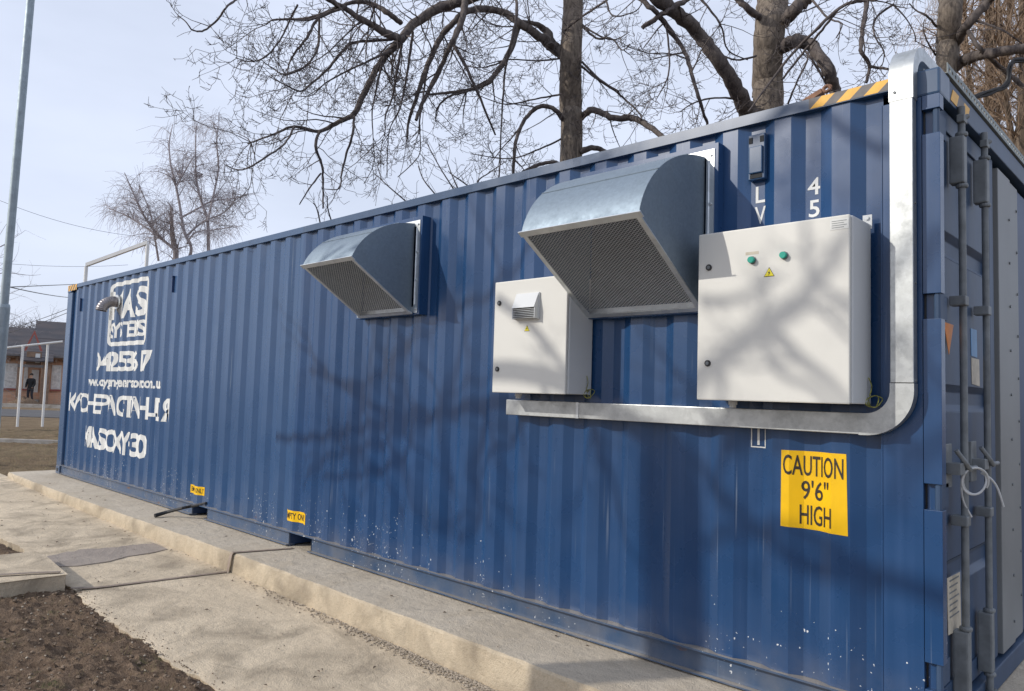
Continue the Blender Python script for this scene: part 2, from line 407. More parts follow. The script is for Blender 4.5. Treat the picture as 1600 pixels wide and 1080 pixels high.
# raised pad under the container, worn upper edge, sandy side
pd = MB(); N = 520; px0, px1 = -12.62, 1.7
def pad_edge(x): return -.515-.03*math.sin(x*.55+1)+.012*fbm(x, 0, 0, 3, 4)
prof = []
for i in range(N+1):
    x = px0+(px1-px0)*i/N; e = pad_edge(x); c = .008+.012*abs(fbm(x, 7, 0, 6, 3))
    k = .018*fbm(x, 3, 0, 5, 4)
    prof.append([(x, 2.9, -.001), (x, .05, -.001), (x, e+.12, -.001+.003*fbm(x, 0, 0, 5, 2)), (x, e+c, -.002), (x, e+k*.2, -.004-c), (x, e+k*.6-.006, gz(x)*.5), (x, e+k-.016, gz(x)-.03), (x, e+k, gz(x)-.2)])
K = len(prof[0])
for p in prof: pd.v += p
for i in range(N):
    for j in range(K-1):
        a = i*K+j; pd.f.append((a, a+1, a+K+1, a+K)); pd.m.append(1 if j >= 3 else 0)
for a in (0, N*K): pd.f.append([a+j for j in range(K)]); pd.m.append(1)
pad = tag(pd.build('concrete_pad', [M['pad'], M['padside']]), kind='structure')

# raised footpath slab, far left, ending at the paving
sl = [on_z(103.5, 897, -.045), on_z(70, 868, -.045), on_z(55, 862, -.045)]
a, b = sl[0], sl[2]; dirx = Vector((-.05, -1, 0)).normalized()
top = [a, sl[1], b, b+dirx*4.2, a+dirx*4.2]
top = [Vector((p.x, p.y, -.045+.006*rnd.uniform(-1, 1))) for p in top]
fs = MB(); n = len(top)
fs.add(top+[p-Vector((0, 0, .22)) for p in top], [list(range(n)), ]+[(i, (i+1) % n, (i+1) % n+n, i+n) for i in range(n)])
tag(fs.build('footpath_slab', M['paving'], bevel=.01), kind='structure')

# kerb, road and far kerb stones
def strip(name, pts, w, z0, z1, mat, kind='structure'):
    mb = MB(); pts = [Vector(p) for p in pts]
    for i in range(len(pts)-1):
        d = (pts[i+1]-pts[i]); nrm = Vector((-d.y, d.x, 0)).normalized()*w/2
        c = [pts[i]-nrm, pts[i+1]-nrm, pts[i+1]+nrm, pts[i]+nrm]
        mb.add([(p.x, p.y, z0) for p in c]+[(p.x, p.y, z1) for p in c], [(0, 3, 2, 1), (4, 5, 6, 7), (0, 1, 5, 4), (1, 2, 6, 5), (2, 3, 7, 6), (3, 0, 4, 7)])
    return tag(mb.build(name, mat), kind=kind)
vr = Vector((RT.x, RT.y, 0)).normalized(); vf = Vector((FW.x, FW.y, 0)).normalized()
kc = on_z(45, 692, -.1)
strip('kerb', [kc-vr*14, kc+vr*9], .16, -.4, -.02, M['kerb'])
rc = on_z(45, 646, -.13)
strip('road', [rc-vr*60, rc+vr*60], 7.0, -.6, -.105, M['asphalt'])
kc2 = on_z(45, 634.5, -.05)
strip('far_kerb', [kc2-vr*30, kc2+vr*30], .3, -.4, .06, M['kerb'])

# ---------------------------------------------------------------- shipping container
L, HH, WD = 12.192, 2.896, 2.438
YO, YI = .012, .041
PER, OUT_END = .28285, -.380          # corrugation pitch; x where the first outer flat ends
BRK = []                           # (x, y) break points of the side wall profile
def wall_profile():
    pts = [(-.243, YI), (OUT_END+.062, YI)]
    x = OUT_END
    while x-.221 > -11.95:
        pts += [(x, YO), (x-.085, YO), (x-.147, YI), (x-.221, YI)]
        x -= PER
    pts.append((-11.95, YI)); return pts
PROF = wall_profile()
def wall_y(x):
    if x >= PROF[0][0]: return .002
    for (xa, ya), (xb, yb) in zip(PROF, PROF[1:]):
        if xb <= x <= xa: return ya+(yb-ya)*((xa-x)/(xa-xb) if xa != xb else 0)
    return .002

box = thing('shipping_container', 'long dark blue corrugated steel shipping container standing on a concrete pad', 'container', (0, 0, 0))
def corrugated(name, y_of, z0, z1, flip):
    mb = MB(); n = len(PROF)
    zs = [z0, z0+.4, (z0+z1)/2, z1-.4, z1]
    for z in zs: mb.v += [(x, y_of(y), z) for x, y in PROF]
    for k in range(len(zs)-1):
        for i in range(n-1): mb.f.append((k*n+i, k*n+i+1, (k+1)*n+i+1, (k+1)*n+i))
    mb.m = [0]*len(mb.f); return mb.build(name, M['blue'], box, 15)
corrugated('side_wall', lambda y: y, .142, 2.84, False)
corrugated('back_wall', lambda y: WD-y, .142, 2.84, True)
mb = MB().box(-11.95, -.26, .062, .075, .12, 2.86); mb.build('wall_lining', M['inside_shade'], box)
rf = MB()
for i in range(57):
    x = -12.1+i*.212; rf.box(x, x+.106, .07, WD-.07, 2.85, 2.872); rf.box(x+.106, x+.212, .07, WD-.07, 2.835, 2.852)
rf.build('roof', M['rail'], box)
MB().box(-12.1, -.06, .08, WD-.08, .13, .16).build('floor', M['inside_shade'], box)
for y0 in (0, WD-.062):
    MB().box(-12.02, -.17, y0, y0+.062, 2.838, 2.894).build('top_rail', M['rail'], box)
# bottom rail: channel with lips, interrupted by two lift pockets
def bottom_rail(y0, sgn):
    mb = MB(); segs = ((-12.02, -7.30), (-6.94, -5.25), (-4.89, -.17))
    def yy(a, b): return (y0+sgn*a, y0+sgn*b)
    mb.box(-12.02, -.17, *yy(-.012, .10), .132, .1415)
    for a, b in segs:
        mb.box(a, b, *yy(.026, .034), .02, .131); mb.box(a, b, *yy(-.008, .08), .011, .0195); mb.box(a, b, *yy(.03, .08), .0005, .0085)
    return mb.build('bottom_rail', M['rail'], box)
bottom_rail(0, 1); bottom_rail(WD, -1)
for xa, xb in ((-7.30, -6.94), (-5.25, -4.89)):
    mb = MB().box(xa-.012, xa-.002, .026, 2.40, .013, .134).box(xb+.002, xb+.012, .026, 2.40, .013, .134).box(xa, xb, .03, 2.40, .124, .133)
    mb.box(xa, xb, 1.0, 1.01, .01, .12); mb.build('lift_pocket', M['darkblue'], box)
# posts and castings
def casting(x, y, z):
    mb = MB(); mb.box(x, x+.178, y, y+.162, z, z+.118)
    o = mb.build('corner_casting', M['rail'], box, bevel=.01)
    if x > -1 and z > 1 and y < 1: return o
    h = MB().box(x+.05, x+.128, y-.0015 if y < 1 else y+.158, y+.004 if y < 1 else y+.1635, z+.035, z+.083)
    h.build('casting_hole', M['inside_shade'], o)  # dark plate on the solid casting paints the shade of its hole
    return o
for x in (-L, -.178):
    for y in (0, WD-.162):
        for z in (0, HH-.118): casting(x, y, z)
hinge_z = (2.66, 1.85, 1.04, .30)
def near_post(y_of):
    mb = MB()
    # folded plate behind the flat strip, then the J-shaped outer edge with cut-outs at the hinges
    mb.box(-.243, -.075, *y_of(.004, .05), .118, 2.778)
    mb.box(-.243, -.236, *y_of(.001, .004), .118, 2.778)
    zs = [.118]
    for z in sorted(hinge_z): zs += [z-.055, z+.055]
    zs.append(2.778)
    for i in range(0, len(zs), 2): mb.box(-.072, -.002, *y_of(.0, .06), zs[i], zs[i+1])
    mb.box(-.066, -.03, *y_of(.03, .06), .118, 2.778)
    return mb.build('corner_post', M['blue'], box, bevel=.006)
near_post(lambda a, b: (a, b)); near_post(lambda a, b: (WD-b, WD-a))
for yo in (lambda a, b: (a, b), lambda a, b: (WD-b, WD-a)):
    mb = MB().box(-12.188, -11.955, *yo(.003, .2), .118, 2.778); mb.build('corner_post', M['rail'], box, bevel=.012)
MB().box(-12.15, -12.13, .15, WD-.15, .1, 2.8).box(-12.18, -12.1, .15, WD-.15, .02, .14).box(-12.18, -12.1, .15, WD-.15, 2.78, 2.88).build('end_wall', M['blue'], box)
# door end
mb = MB().box(-.12, -.004, .165, WD-.165, 2.785, 2.89); mb.build('door_header', M['door'], box, bevel=.006)
mb = MB().box(-.12, -.006, .165, WD-.165, .004, .11); mb.build('door_sill', M['door'], box, bevel=.006)
def door_leaf(name, y0, y1, mat):
    mb = MB(); z0, z1 = .13, 2.77
    mb.box(-.075, -.035, y0, y0+.09, z0, z1); mb.box(-.075, -.035, y1-.09, y1, z0, z1)
    mb.box(-.075, -.035, y0+.09, y1-.09, z1-.09, z1); mb.box(-.075, -.035, y0+.09, y1-.09, z0, z0+.09)
    # pressed panel: recessed horizontal swages
    bands = [(z0+.09, .62), (.62, .74), (.74, 1.40), (1.40, 1.52), (1.52, 2.10), (2.10, 2.22), (2.22, z1-.09)]
    for k, (a, b) in enumerate(bands):
        if k % 2 == 0: mb.box(-.07, -.045, y0+.09, y1-.09, a, b)
        else: mb.prism([(-.07, a), (-.045, a), (-.068, a+.03), (-.068, b-.03), (-.045, b), (-.07, b)], 'y', y0+.09, y1-.09) if False else mb.add(
            [(-.045, y0+.09, a), (-.068, y0+.09, a+.03), (-.068, y0+.09, b-.03), (-.045, y0+.09, b), (-.045, y1-.09, a), (-.068, y1-.09, a+.03), (-.068, y1-.09, b-.03), (-.045, y1-.09, b)],
            [(0, 4, 5, 1), (1, 5, 6, 2), (2, 6, 7, 3)])
    o = mb.build(name, mat, box, bevel=.004)
    MB().box(-.085, -.03, y0-.012, y0, z0, z1).build('door_gasket', M['black'], o)
    return o
leaf = door_leaf('door', .045, 1.15, M['door'])
# hinges on the near leaf
for z in hinge_z:
    mb = MB().box(-.034, -.02, .02, .17, z-.05, z+.05); mb.tube([(-.02, .02, z-.06), (-.02, .02, z+.06)], .014, 10)
    mb.build('hinge', M['door'], leaf)
for k, y in enumerate((.30, .74)):
    x = .012
    mb = MB().tube([(x, y, .07), (x, y, 2.80)], .0155, 14)
    rod = mb.build('locking_rod', M['rod'], leaf)
    for z0, z1 in ((.16, .44), (2.44, 2.66)):
        c = MB().box(-.034, .028, y-.03, y+.03, z0, z1)
        c.tube([(x, y, z0-.02), (x, y, z0)], .026, 12); c.tube([(x, y, z1), (x, y, z1+.02)], .026, 12)
        c.build('rod_guide', M['rod'], rod, bevel=.008)
    for z in (.05, 2.74):
        MB().box(-.002, .03, y-.03, y+.03, z-.018, z+.018).tube([(x, y, z), (x+.02, y+.03, z+.022)], .012, 8).build('cam_lock', M['rod'], rod, bevel=.004)
    for z in (.92, 1.90):
        MB().box(-.034, .032, y-.045, y+.02, z-.022, z+.022).build('rod_bracket', M['rod'], rod, bevel=.005)
    z = 1.16
    h = MB().box(-.034, -.02, y-.17, y-.07, z-.09, z+.10).box(-.02, .035, y-.165, y-.085, z-.03, z+.02)
    h.tube([(x, y-.14, z+.075), (.04, y-.10, z+.02), (.045, y-.05, z-.01), (x+.01, y, z-.005)], .011, 8)
    h.tube([(x, y, z+.0), (.03, y+.05, z-.01), (.03, y+.12, z-.01)], .011, 8)
    h.build('handle', M['rod'], rod, bevel=.003)
# cream lining panel and the blue inner leaf beyond
mb = MB().box(-.06, -.02, 1.20, 1.51, .13, 2.74).box(-.06, -.028, 1.515, 1.76, .13, 2.74)
pn = mb.build('inner_panel', M['cream'], box, bevel=.004)
for z in [x*.25+.25 for x in range(10)]:
    MB().tube([(-.021, 1.47, z), (-.014, 1.47, z)], .008, 8).build('rivet', M['rod'], pn); MB().tube([(-.029, 1.72, z+.1), (-.022, 1.72, z+.1)], .008, 8).build('rivet', M['rod'], pn)
MB().box(-.07, -.035, 1.78, 2.39, .13, 2.74).build('closing_panel', M['darkblue'], box, bevel=.006)
# ---- markings that follow the corrugated sheet
def text_mesh(s, off=0.0, shear=0.):
    cu = bpy.data.curves.new('lettering', 'FONT'); cu.body = s; cu.size = 1; cu.offset = off; cu.resolution_u = 3; cu.fill_mode = 'FRONT'; cu.shear = shear
    ob = bpy.data.objects.new('lettering', cu); COL.objects.link(ob)
    dg = bpy.context.evaluated_depsgraph_get(); dg.update()
    me = bpy.data.meshes.new_from_object(ob.evaluated_get(dg))
    bpy.data.objects.remove(ob); bpy.data.curves.remove(cu); return me
BREAKS = sorted(set(round(p[0], 4) for p in PROF))
def conform(bm, lift, name, mat, parent=box, flat=False):
    """bm lies in the x,z plane (y=0); cut at every fold of the sheet and laid onto it."""
    xs = [v.co.x for v in bm.verts]; lo, hi = min(xs), max(xs)
    if not flat:
        for b in BREAKS:
            if lo < b < hi:
                bmesh.ops.bisect_plane(bm, geom=bm.verts[:]+bm.edges[:]+bm.faces[:], plane_co=(b, 0, 0), plane_no=(1, 0, 0))
    for v in bm.verts: v.co.y = (wall_y(v.co.x) if not flat else 0)-lift
    for f in bm.faces:
        f.normal_update()
        if f.normal.y > 0: f.normal_flip()
    me = bpy.data.meshes.new(name); bm.to_mesh(me); bm.free(); me.materials.append(mat)
    o = bpy.data.objects.new(name, me); COL.objects.link(o); o.parent = parent
    o.location = -parent_world(parent); return o
def lettering(lines, name, mat, lift, parent=box, flat=False):
    """lines: (string, x0, x1, z0, z1, boldness)"""
    bm = bmesh.new()
    for s, x0, x1, z0, z1, bold in lines:
        me = text_mesh(s, bold); vs = [v.co.copy() for v in me.vertices]
        xa, xb = min(v.x for v in vs), max(v.x for v in vs); ya, yb = min(v.y for v in vs), max(v.y for v in vs)
        vv = [bm.verts.new((x0+(v.x-xa)/(xb-xa)*(x1-x0), 0, z0+(v.y-ya)/(yb-ya)*(z1-z0))) for v in vs]
        for p in me.polygons:
            try: bm.faces.new([vv[i] for i in p.vertices])
            except ValueError: pass
        bpy.data.meshes.remove(me)
    return conform(bm, lift, name, mat, parent, flat)
def sheet_bm(polys):
    bm = bmesh.new()
    for p in polys: bm.faces.new([bm.verts.new((x, 0, z)) for x, z in p])
    return bm
def rect(x0, x1, z0, z1): return [(x0, z0), (x1, z0), (x1, z1), (x0, z1)]
def rrect_ring(x0, x1, z0, z1, r, w):
    def loop(d):
        out = []
        for cx, cz, a0 in ((x1-r, z1-r, 0), (x0+r, z1-r, 90), (x0+r, z0+r, 180), (x1-r, z0+r, 270)):
            for k in range(5): a = R(a0+90*k/4); out.append((cx+(r-d)*math.cos(a), cz+(r-d)*math.sin(a)))
        return out
    A, B = loop(0), loop(w); n = len(A)
    return [[A[i], A[(i+1) % n], B[(i+1) % n], B[i]] for i in range(n)]
conform(sheet_bm(rrect_ring(-10.29, -8.90, 1.905, 2.775, .09, .055)), .0016, 'painted_frame', M['white'])
def chars(spec, k, ox, oy, z0, z1, pym, bold):
    """(character, left, right) in a crop of scale k at (ox, oy): where each painted letter stands on the wall"""
    return [(ch, on_y(ox+a/k, pym, .03).x, on_y(ox+b/k, pym, .03).x, (z0+z1)/2-.03 if ch == '-' else z0, (z0+z1)/2+.03 if ch == '-' else z1, bold) for ch, a, b in spec]
lettering(chars((('M', 500, 635), ('A', 628, 755), ('S', 752, 878)), 6.75, 100, 420, 2.27, 2.66, 475, .03)+
          chars((('S', 488, 530), ('Y', 526, 592), ('S', 588, 632), ('T', 634, 700), ('E', 686, 738), ('M', 736, 795), ('S', 788, 855)), 6.75, 100, 420, 2.015, 2.225, 515, .03), 'painted_emblem', M['white'], .0016)
lettering(chars((('0', 286, 332), ('4', 328, 372), ('4', 356, 416), ('2', 414, 480), ('1', 478, 494), ('5', 496, 562), ('3', 556, 626), ('6', 616, 666), ('1', 676, 692), ('7', 700, 772)), 5.684, 100, 540, 1.565, 1.83, 566, .03), 'painted_phone_number', M['white'], .0016)
lettering([('www.oxygen-generator.com.ua', -11.06, -8.34, 1.315, 1.475, .035)], 'painted_web_address', M['white'], .0016)
lettering(chars((('К', 55, 105), ('И', 96, 152), ('С', 148, 216), ('Н', 213, 272), ('Е', 274, 335), ('В', 331, 397), ('А', 388, 460), ('С', 482, 550), ('Т', 545, 612), ('А', 590, 678), ('Н', 668, 746), ('Ц', 744, 838), ('І', 836, 864), ('Я', 878, 953)), 5.684, 100, 540, .97, 1.245, 630, .035), 'painted_station_title', M['white'], .0016)
lettering(chars((('M', 180, 232), ('A', 222, 302), ('S', 294, 372), ('O', 374, 458), ('X', 438, 516), ('Y', 512, 576), ('-', 566, 596), ('3', 602, 660), ('0', 652, 732)), 5.684, 100, 540, .485, .785, 692, .035), 'painted_model_title', M['white'], .0016)
for ch, xa, xb, za, zb in (('L', -.858, -.808, 2.432, 2.517), ('V', -.862, -.803, 2.322, 2.412), ('4', -.590, -.530, 2.428, 2.512), ('5', -.584, -.532, 2.318, 2.402)):
    lettering([(ch, xa, xb, za, zb, .012)], 'painted_character', M['white'], .0016)
ck = [[(-.872, 1.19), (-.79, 1.19), (-.79, 1.196), (-.872, 1.196)], rect(-.872, -.866, 1.197, 1.29), rect(-.796, -.79, 1.197, 1.29), rect(-.838, -.826, 1.203, 1.29)]
conform(sheet_bm(ck), .0016, 'painted_check_box', M['white'])
# yellow height label
cl = conform(sheet_bm([[(-.703, .826), (-.388, .823), (-.396, 1.192), (-.701, 1.190)]]), .0015, 'caution_label', M['yellow'])
cl['label'] = 'yellow CAUTION 9\'6" HIGH height label'
lettering([('CAUTION', -.692, -.408, 1.074, 1.170, .008), ('9\'6"', -.612, -.478, .962, 1.054, .008), ('HIGH', -.618, -.464, .845, .938, .008)], 'caution_print', M['sign_ink'], .0032, cl)
for a, b, z0, z1 in ((-7.40, -7.06, .235, .325), (-5.33, -4.98, .225, .32)):
    e = conform(sheet_bm([rect(a, b, z0, z1)]), .0015, 'pocket_label', M['yellow'])
    lettering([('EMPTY ONLY', a+.02, b-.02, z0+.02, z1-.018, .012)], 'label_print', M['sign_ink'], .003, e)
# black and amber corner stripes on the top rail, both ends
def stripes(x0, x1, z0, z1, w, first=0):
    bm = bmesh.new(); bm2 = bmesh.new(); k = 0; s = (z1-z0)*1.1
    x = x0-s
    ys_, bs_ = [], []
    while x < x1:
        def cl(v): return min(max(v, x0), x1)
        poly = [(cl(x), z0), (cl(x+w), z0), (cl(x+w+s), z1), (cl(x+s), z1)]
        if x+w > x0-s: (ys_ if (k+first) % 2 == 0 else bs_).append(poly)
        x += w; k += 1
    good = lambda P: [p for p in P if abs(sum(p[i][0]*p[(i+1) % 4][1]-p[(i+1) % 4][0]*p[i][1] for i in range(4))) > 1e-5]
    return good(ys_), good(bs_)
y_, b_ = stripes(-.57, -.19, 2.842, 2.893, .062, 1)
o = conform(sheet_bm(y_), .0012, 'hazard_stripe', M['tapeyellow'], flat=True); conform(sheet_bm(b_), .0012, 'hazard_stripe', M['stripe'], flat=True)
y_, b_ = stripes(-12.17, -11.75, 2.805, 2.893, .06)
conform(sheet_bm(y_), .0022, 'hazard_stripe', M['tapeyellow'], flat=True); conform(sheet_bm(b_), .0022, 'hazard_stripe', M['stripe'], flat=True)
def end_plate(name, mat, pts, x=-.0425, parent=box):
    mb = MB(); mb.add([(x, y, z) for y, z in pts]+[(x-.002, y, z) for y, z in pts],
                      [list(range(len(pts))), list(range(len(pts), 2*len(pts)))[::-1]]+[(i, (i+1) % len(pts), (i+1) % len(pts)+len(pts), i+len(pts)) for i in range(len(pts))])
    return mb.build(name, mat, parent)
def pix(x, *pp): return [(p.y, p.z) for p in (on_x(px, py, x) for px, py in pp)]
end_plate('warning_triangle', M['orange'], pix(-.0318, (1475, 503), (1490, 508), (1483, 554)), -.0318, leaf)
end_plate('blue_data_label', M['bluelabel'], pix(-.0425, (1518, 556), (1527, 559), (1526, 516), (1517, 513)), -.0425, leaf)
end_plate('paper_data_label', M['plate'], pix(-.0425, (1519, 600), (1531, 604), (1530, 562), (1518, 559)), -.0425, leaf)
sp = end_plate('safety_plate', M['plate'], pix(-.0318, (1482, 993), (1502, 981), (1500, 894), (1480, 904)), -.0318, leaf)
A0 = on_x(1482, 900, -.0314)
for k in range(7):
    z = A0.z-.03-k*.026; MB().box(-.0314, -.0309, A0.y+.015, A0.y+.17-.02*(k % 3), z, z+.007).build('print_line', M['rod'], sp)
for y0, y1 in ((.18, .50), (2.0, 2.25)):
    for k in range(3):
        a = y0+k*.1; end_plate('hazard_stripe', M['tapeyellow'] if k % 2 == 0 else M['stripe'], [(a, 2.80), (a+.1, 2.80), (a+.14, 2.86), (a+.04, 2.86)], -.0015)
# small container vent high on the wall, and two lifting slots at the far end
v = MB().box(-.883, -.793, .0, .045, 2.545, 2.78); v.box(-.874, -.802, -.012, -.001, 2.575, 2.715)
vb = v.build('wall_vent', M['rail'], box, bevel=.006)
for a_, b_, c_, d_ in ((-.878, -.858, 2.735, 2.765), (-.818, -.798, 2.735, 2.765), (-.87, -.806, 2.552, 2.571)): MB().box(a_, b_, -.003, -.0005, c_, d_).build('vent_slot', M['inside_shade'], vb)  # slots are near-black plates, their shade painted on
for x, z in ((-11.49, 2.62), (-8.10, 2.66)):
    b = MB().box(x-.05, x-.02, -.012, .03, z-.16, z+.02); b.box(x-.055, x-.015, -.016, .03, z+.021, z+.035)
    b.build('lashing_bracket', M['darkblue'], box)

# ---------------------------------------------------------------- ventilation hoods
def hood(x0, x1, zc, a, b, zlip_cos, y_bot, z_bot, fx0, fx1, fz0, fz1, label):
    t = thing('ventilation_hood', label, 'vent hood', ((x0+x1)/2, 0, (z_bot+zc+b)/2), 'galvanised ventilation hoods')
    th = math.acos(zlip_cos)            # parameter at the lip: y=-a*sin, z=zc+b*cos
    arc = [(-a*math.sin(th*k/20), zc+b*math.cos(th*k/20)) for k in range(21)]
    lip = arc[-1]; YF = -.052
    arc = [(min(y, YF), z) for y, z in arc]
    mb = MB(); n = len(arc)
    mb.v += [(x0, y, z) for y, z in arc]+[(x1, y, z) for y, z in arc]
    mb.f += [(i, i+1, n+i+1, n+i) for i in range(n-1)]
    xm = x0+(x1-x0)*.5
    mb.m = [0]*len(mb.f)
    for kk in (5, 12): mb.tube([(x0, arc[kk][0]-.001, arc[kk][1]+.001), (x1, arc[kk][0]-.001, arc[kk][1]+.001)], .0035, 6)
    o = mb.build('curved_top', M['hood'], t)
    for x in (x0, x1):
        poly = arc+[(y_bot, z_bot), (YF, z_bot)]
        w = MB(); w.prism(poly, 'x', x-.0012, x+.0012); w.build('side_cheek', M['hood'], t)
    # folded lip round the opening
    fr = MB(); A = Vector((0, lip[0], lip[1])); B = Vector((0, y_bot, z_bot)); d = (B-A).normalized(); nn = Vector((0, d.z, -d.y))
    if nn.z > 0: nn = -nn
    def bar(xa, xb, p, q, w1, w2):
        # flat bar from p to q in the opening plane
        mb = fr; pts = [(xa, p), (xb, p), (xb, q), (xa, q)]
        mb.add([Vector((x, v.y, v.z))+nn*w1 for x, v in pts]+[Vector((x, v.y, v.z))+nn*w2 for x, v in pts],
               [(0, 1, 2, 3), (7, 6, 5, 4), (0, 4, 5, 1), (1, 5, 6, 2), (2, 6, 7, 3), (3, 7, 4, 0)])
    w = .026; e = .016
    bar(x0-e, x1+e, A-d*.012, A+d*w, -.002, .004); bar(x0-e, x1+e, B-d*w, B+d*.004, -.002, .004)
    bar(x0-.004, x0+w, A+d*w, B-d*w, -.002, .004); bar(x1-w, x1+.004, A+d*w, B-d*w, -.002, .004)
    fr.build('screen_frame', M['galv'], t)
    # expanded metal screen: a diamond lattice of flat strands
    sc = MB(); length = (B-A).length; px_, py_ = .0125, .0085
    nxn = int((x1-x0-.02)/px_); nyn = int((length-.02)/py_)
    ss = .0022
    for j in range(nyn):
        for i in range(nxn+1):
            if (i+j) % 2: continue
            cx = x0+.01+i*px_; c = A+d*(.01+j*py_)
            for di in (-1, 1):
                ex = cx+di*px_; g = A+d*(.01+(j+1)*py_)
                if not (x0 < ex < x1): continue
                sd = Vector((ss, 0, 0))
                p0 = Vector((cx, c.y, c.z)); p1 = Vector((ex, g.y, g.z))
                sc.add([p0-sd, p0+sd, p1+sd+nn*.002, p1-sd+nn*.002], [(0, 1, 2, 3)])
    sc.build('mesh_screen', M['screen'], t, 0)
    MB().box(fx0+.08, fx1-.08, -.046, -.044, fz0+.05, fz1-.05).build('dark_opening', M['inner'], t)
    # mounting flange and its packing frame
    fl = MB(); f1 = .045
    for a0, a1, c0, c1 in ((fx0, fx1, fz1-f1, fz1), (fx0, fx1, fz0, fz0+f1), (fx0, fx0+f1, fz0+f1, fz1-f1), (fx1-f1, fx1, fz0+f1, fz1-f1)):
        fl.box(a0, a1, -.052, -.047, c0, c1)
    for k in range(4):
        for x in (fx0+.02, fx1-.02):
            z = fz0+.03+(fz1-fz0-.06)*k/3; fl.tube([(x, -.06, z), (x, -.052, z)], .008, 8)
    fl.tube([(fx1-.02-.01, -.056, fz0+.06), (fx1-.03, -.056, fz1-.06)], .005, 6)
    fl.build('mounting_flange', M['galv'], t)
    pk = MB()
    for a0, a1, c0, c1 in ((fx0-.02, fx1+.02, fz1-.01, fz1+.03), (fx0-.02, fx1+.02, fz0-.012, fz0+.01), (fx0-.02, fx0+.02, fz0+.01, fz1-.01), (fx1-.02, fx1+.02, fz0+.01, fz1-.01)):
        pk.box(a0, a1, -.0465, .05, c0, c1)
    pk.build('packing_frame', M['blue'], t)
    return t
hood(-4.18, -3.53, 2.20, .625, .48, .291, -.056, 1.998, -4.235, -3.465, 2.002, 2.70, 'smaller galvanised vent hood alone in the middle of the blue wall')
hood(-1.852, -1.10, 2.20, .66, .50, .165, -.056, 1.886, -1.925, -1.045, 1.888, 2.735, 'larger galvanised vent hood between the two grey cabinets')

# ---------------------------------------------------------------- electrical cabinets
def tri_sign(x, y, z, s, parent):
    b = MB().prism([(x-s, z-s*.6), (x+s, z-s*.6), (x, z+s*1.1)], 'y', y-.0008, y); b.build('warning_border', M['sign_ink'], parent)
    k = s*.86; b = MB().prism([(x-k, z-k*.58), (x+k, z-k*.58), (x, z+k*1.06)], 'y', y-.0016, y-.0009)
    w = b.build('warning_sign', M['warn'], parent)
    u = s*.16
    MB().prism([(x+u*.6, z+u*3.6), (x-u*1.2, z+u*.4), (x-u*.1, z+u*.4), (x-u*.5, z-u*2.6), (x+u*1.2, z+u*1.2), (x+u*.1, z+u*1.2)], 'y', y-.0024, y-.0017).build('warning_bolt', M['sign_ink'], w)
M['warn'] = simple('warning_yellow', (.78, .68, .02), .5)
def cabinet(x0, x1, yf, z0, z1, label):
    t = thing('electrical_cabinet', label, 'cabinet', ((x0+x1)/2, 0, z0), 'grey electrical cabinets')
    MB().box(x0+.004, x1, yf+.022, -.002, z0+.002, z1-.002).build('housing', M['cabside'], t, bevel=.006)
    d = MB().box(x0, x1-.006, yf, yf+.019, z0, z1).build('door', M['cab'], t, bevel=.006)
    return t, d
def lock(x, y, z, d):
    l = MB().cyl((x, y+.002, z), (0, -1, 0), .0155, .008, 20); l.mi = 1; l.cyl((x, y-.006, z), (0, -1, 0), .0085, .003, 12)
    l.build('lock', [M['black'], M['rod']], d, bevel=.0)
def gland(x, z, t):
    g = MB().tube([(x, -.12, z-.002), (x, -.12, z-.02)], .022, 10).tube([(x, -.12, z-.02), (x, -.12, z-.034)], .017, 10); g.build('cable_gland', M['cabside'], t)
def earth_wire(x, z, t):
    p = [(x+.004, -.05, z+.09), (x+.02, -.055, z+.05), (x+.012, -.06, z+.01)]
    for k in range(22):
        a = k/22*2*math.pi*2.6; p.append((x+.03+.028*math.cos(a+2)+.006*rnd.uniform(-1, 1), -.055+.02*math.sin(k*.9), z-.015+.026*math.sin(a+2)))
    p.append((x+.02, -.03, z-.04)); q_, r_ = smooth_path(p, [.0024]*len(p), 2); MB().tube(q_, r_, 5).build('earth_wire', M['wire'], t)
def tab(x, z, t, up=1):
    MB().box(x-.02, x+.02, -.012, -.008, z-.03*up, z+.035*up).cyl((x, -.012, z+.02*up), (0, -1, 0), .009, .008, 8).build('mounting_tab', M['cabside'], t)
c2, d2 = cabinet(-1.015, -.283, -.25, 1.42, 2.238, 'large grey electrical cabinet with two green buttons beside the galvanised duct')
lock(-.956, -.25, 2.068, d2); lock(-.956, -.25, 1.598, d2)
for x, z in ((-.730, 2.081), (-.576, 2.087)):
    b = MB().cyl((x, -.25, z), (0, -1, 0), .0185, .006, 20); b.build('button_collar', M['rod'], d2)
    b = MB().cyl((x, -.256, z), (0, -1, 0), .0155, .018, 20); b.build('button', M['green'], d2, bevel=.002)
nl = MB().box(-.765, -.70, -.2508, -.25, 2.108, 2.122).build('name_strip', M['warnstrip'] if 'warnstrip' in M else M['plate'], d2)
tri_sign(-.648, -.25, 2.012, .026, d2)
pl = MB().box(-.372, -.292, -.2512, -.25, 2.176, 2.222).build('data_plate', M['white'], d2)
for k in range(4): MB().box(-.364, -.300-.012*(k % 2), -.2518, -.2513, 2.212-k*.0095, 2.2145-k*.0095).build('print_line', M['rod'], pl)
gland(-.89, 1.42, c2); earth_wire(-.283, 1.45, c2); tab(-.296, 2.245, c2); tab(-1.0, 2.245, c2)
c1, d1 = cabinet(-2.455, -1.858, -.24, 1.427, 2.118, 'small grey electrical cabinet with louvred fan cover below the larger vent hood')
lock(-2.412, -.24, 1.984, d1); lock(-2.412, -.24, 1.572, d1)
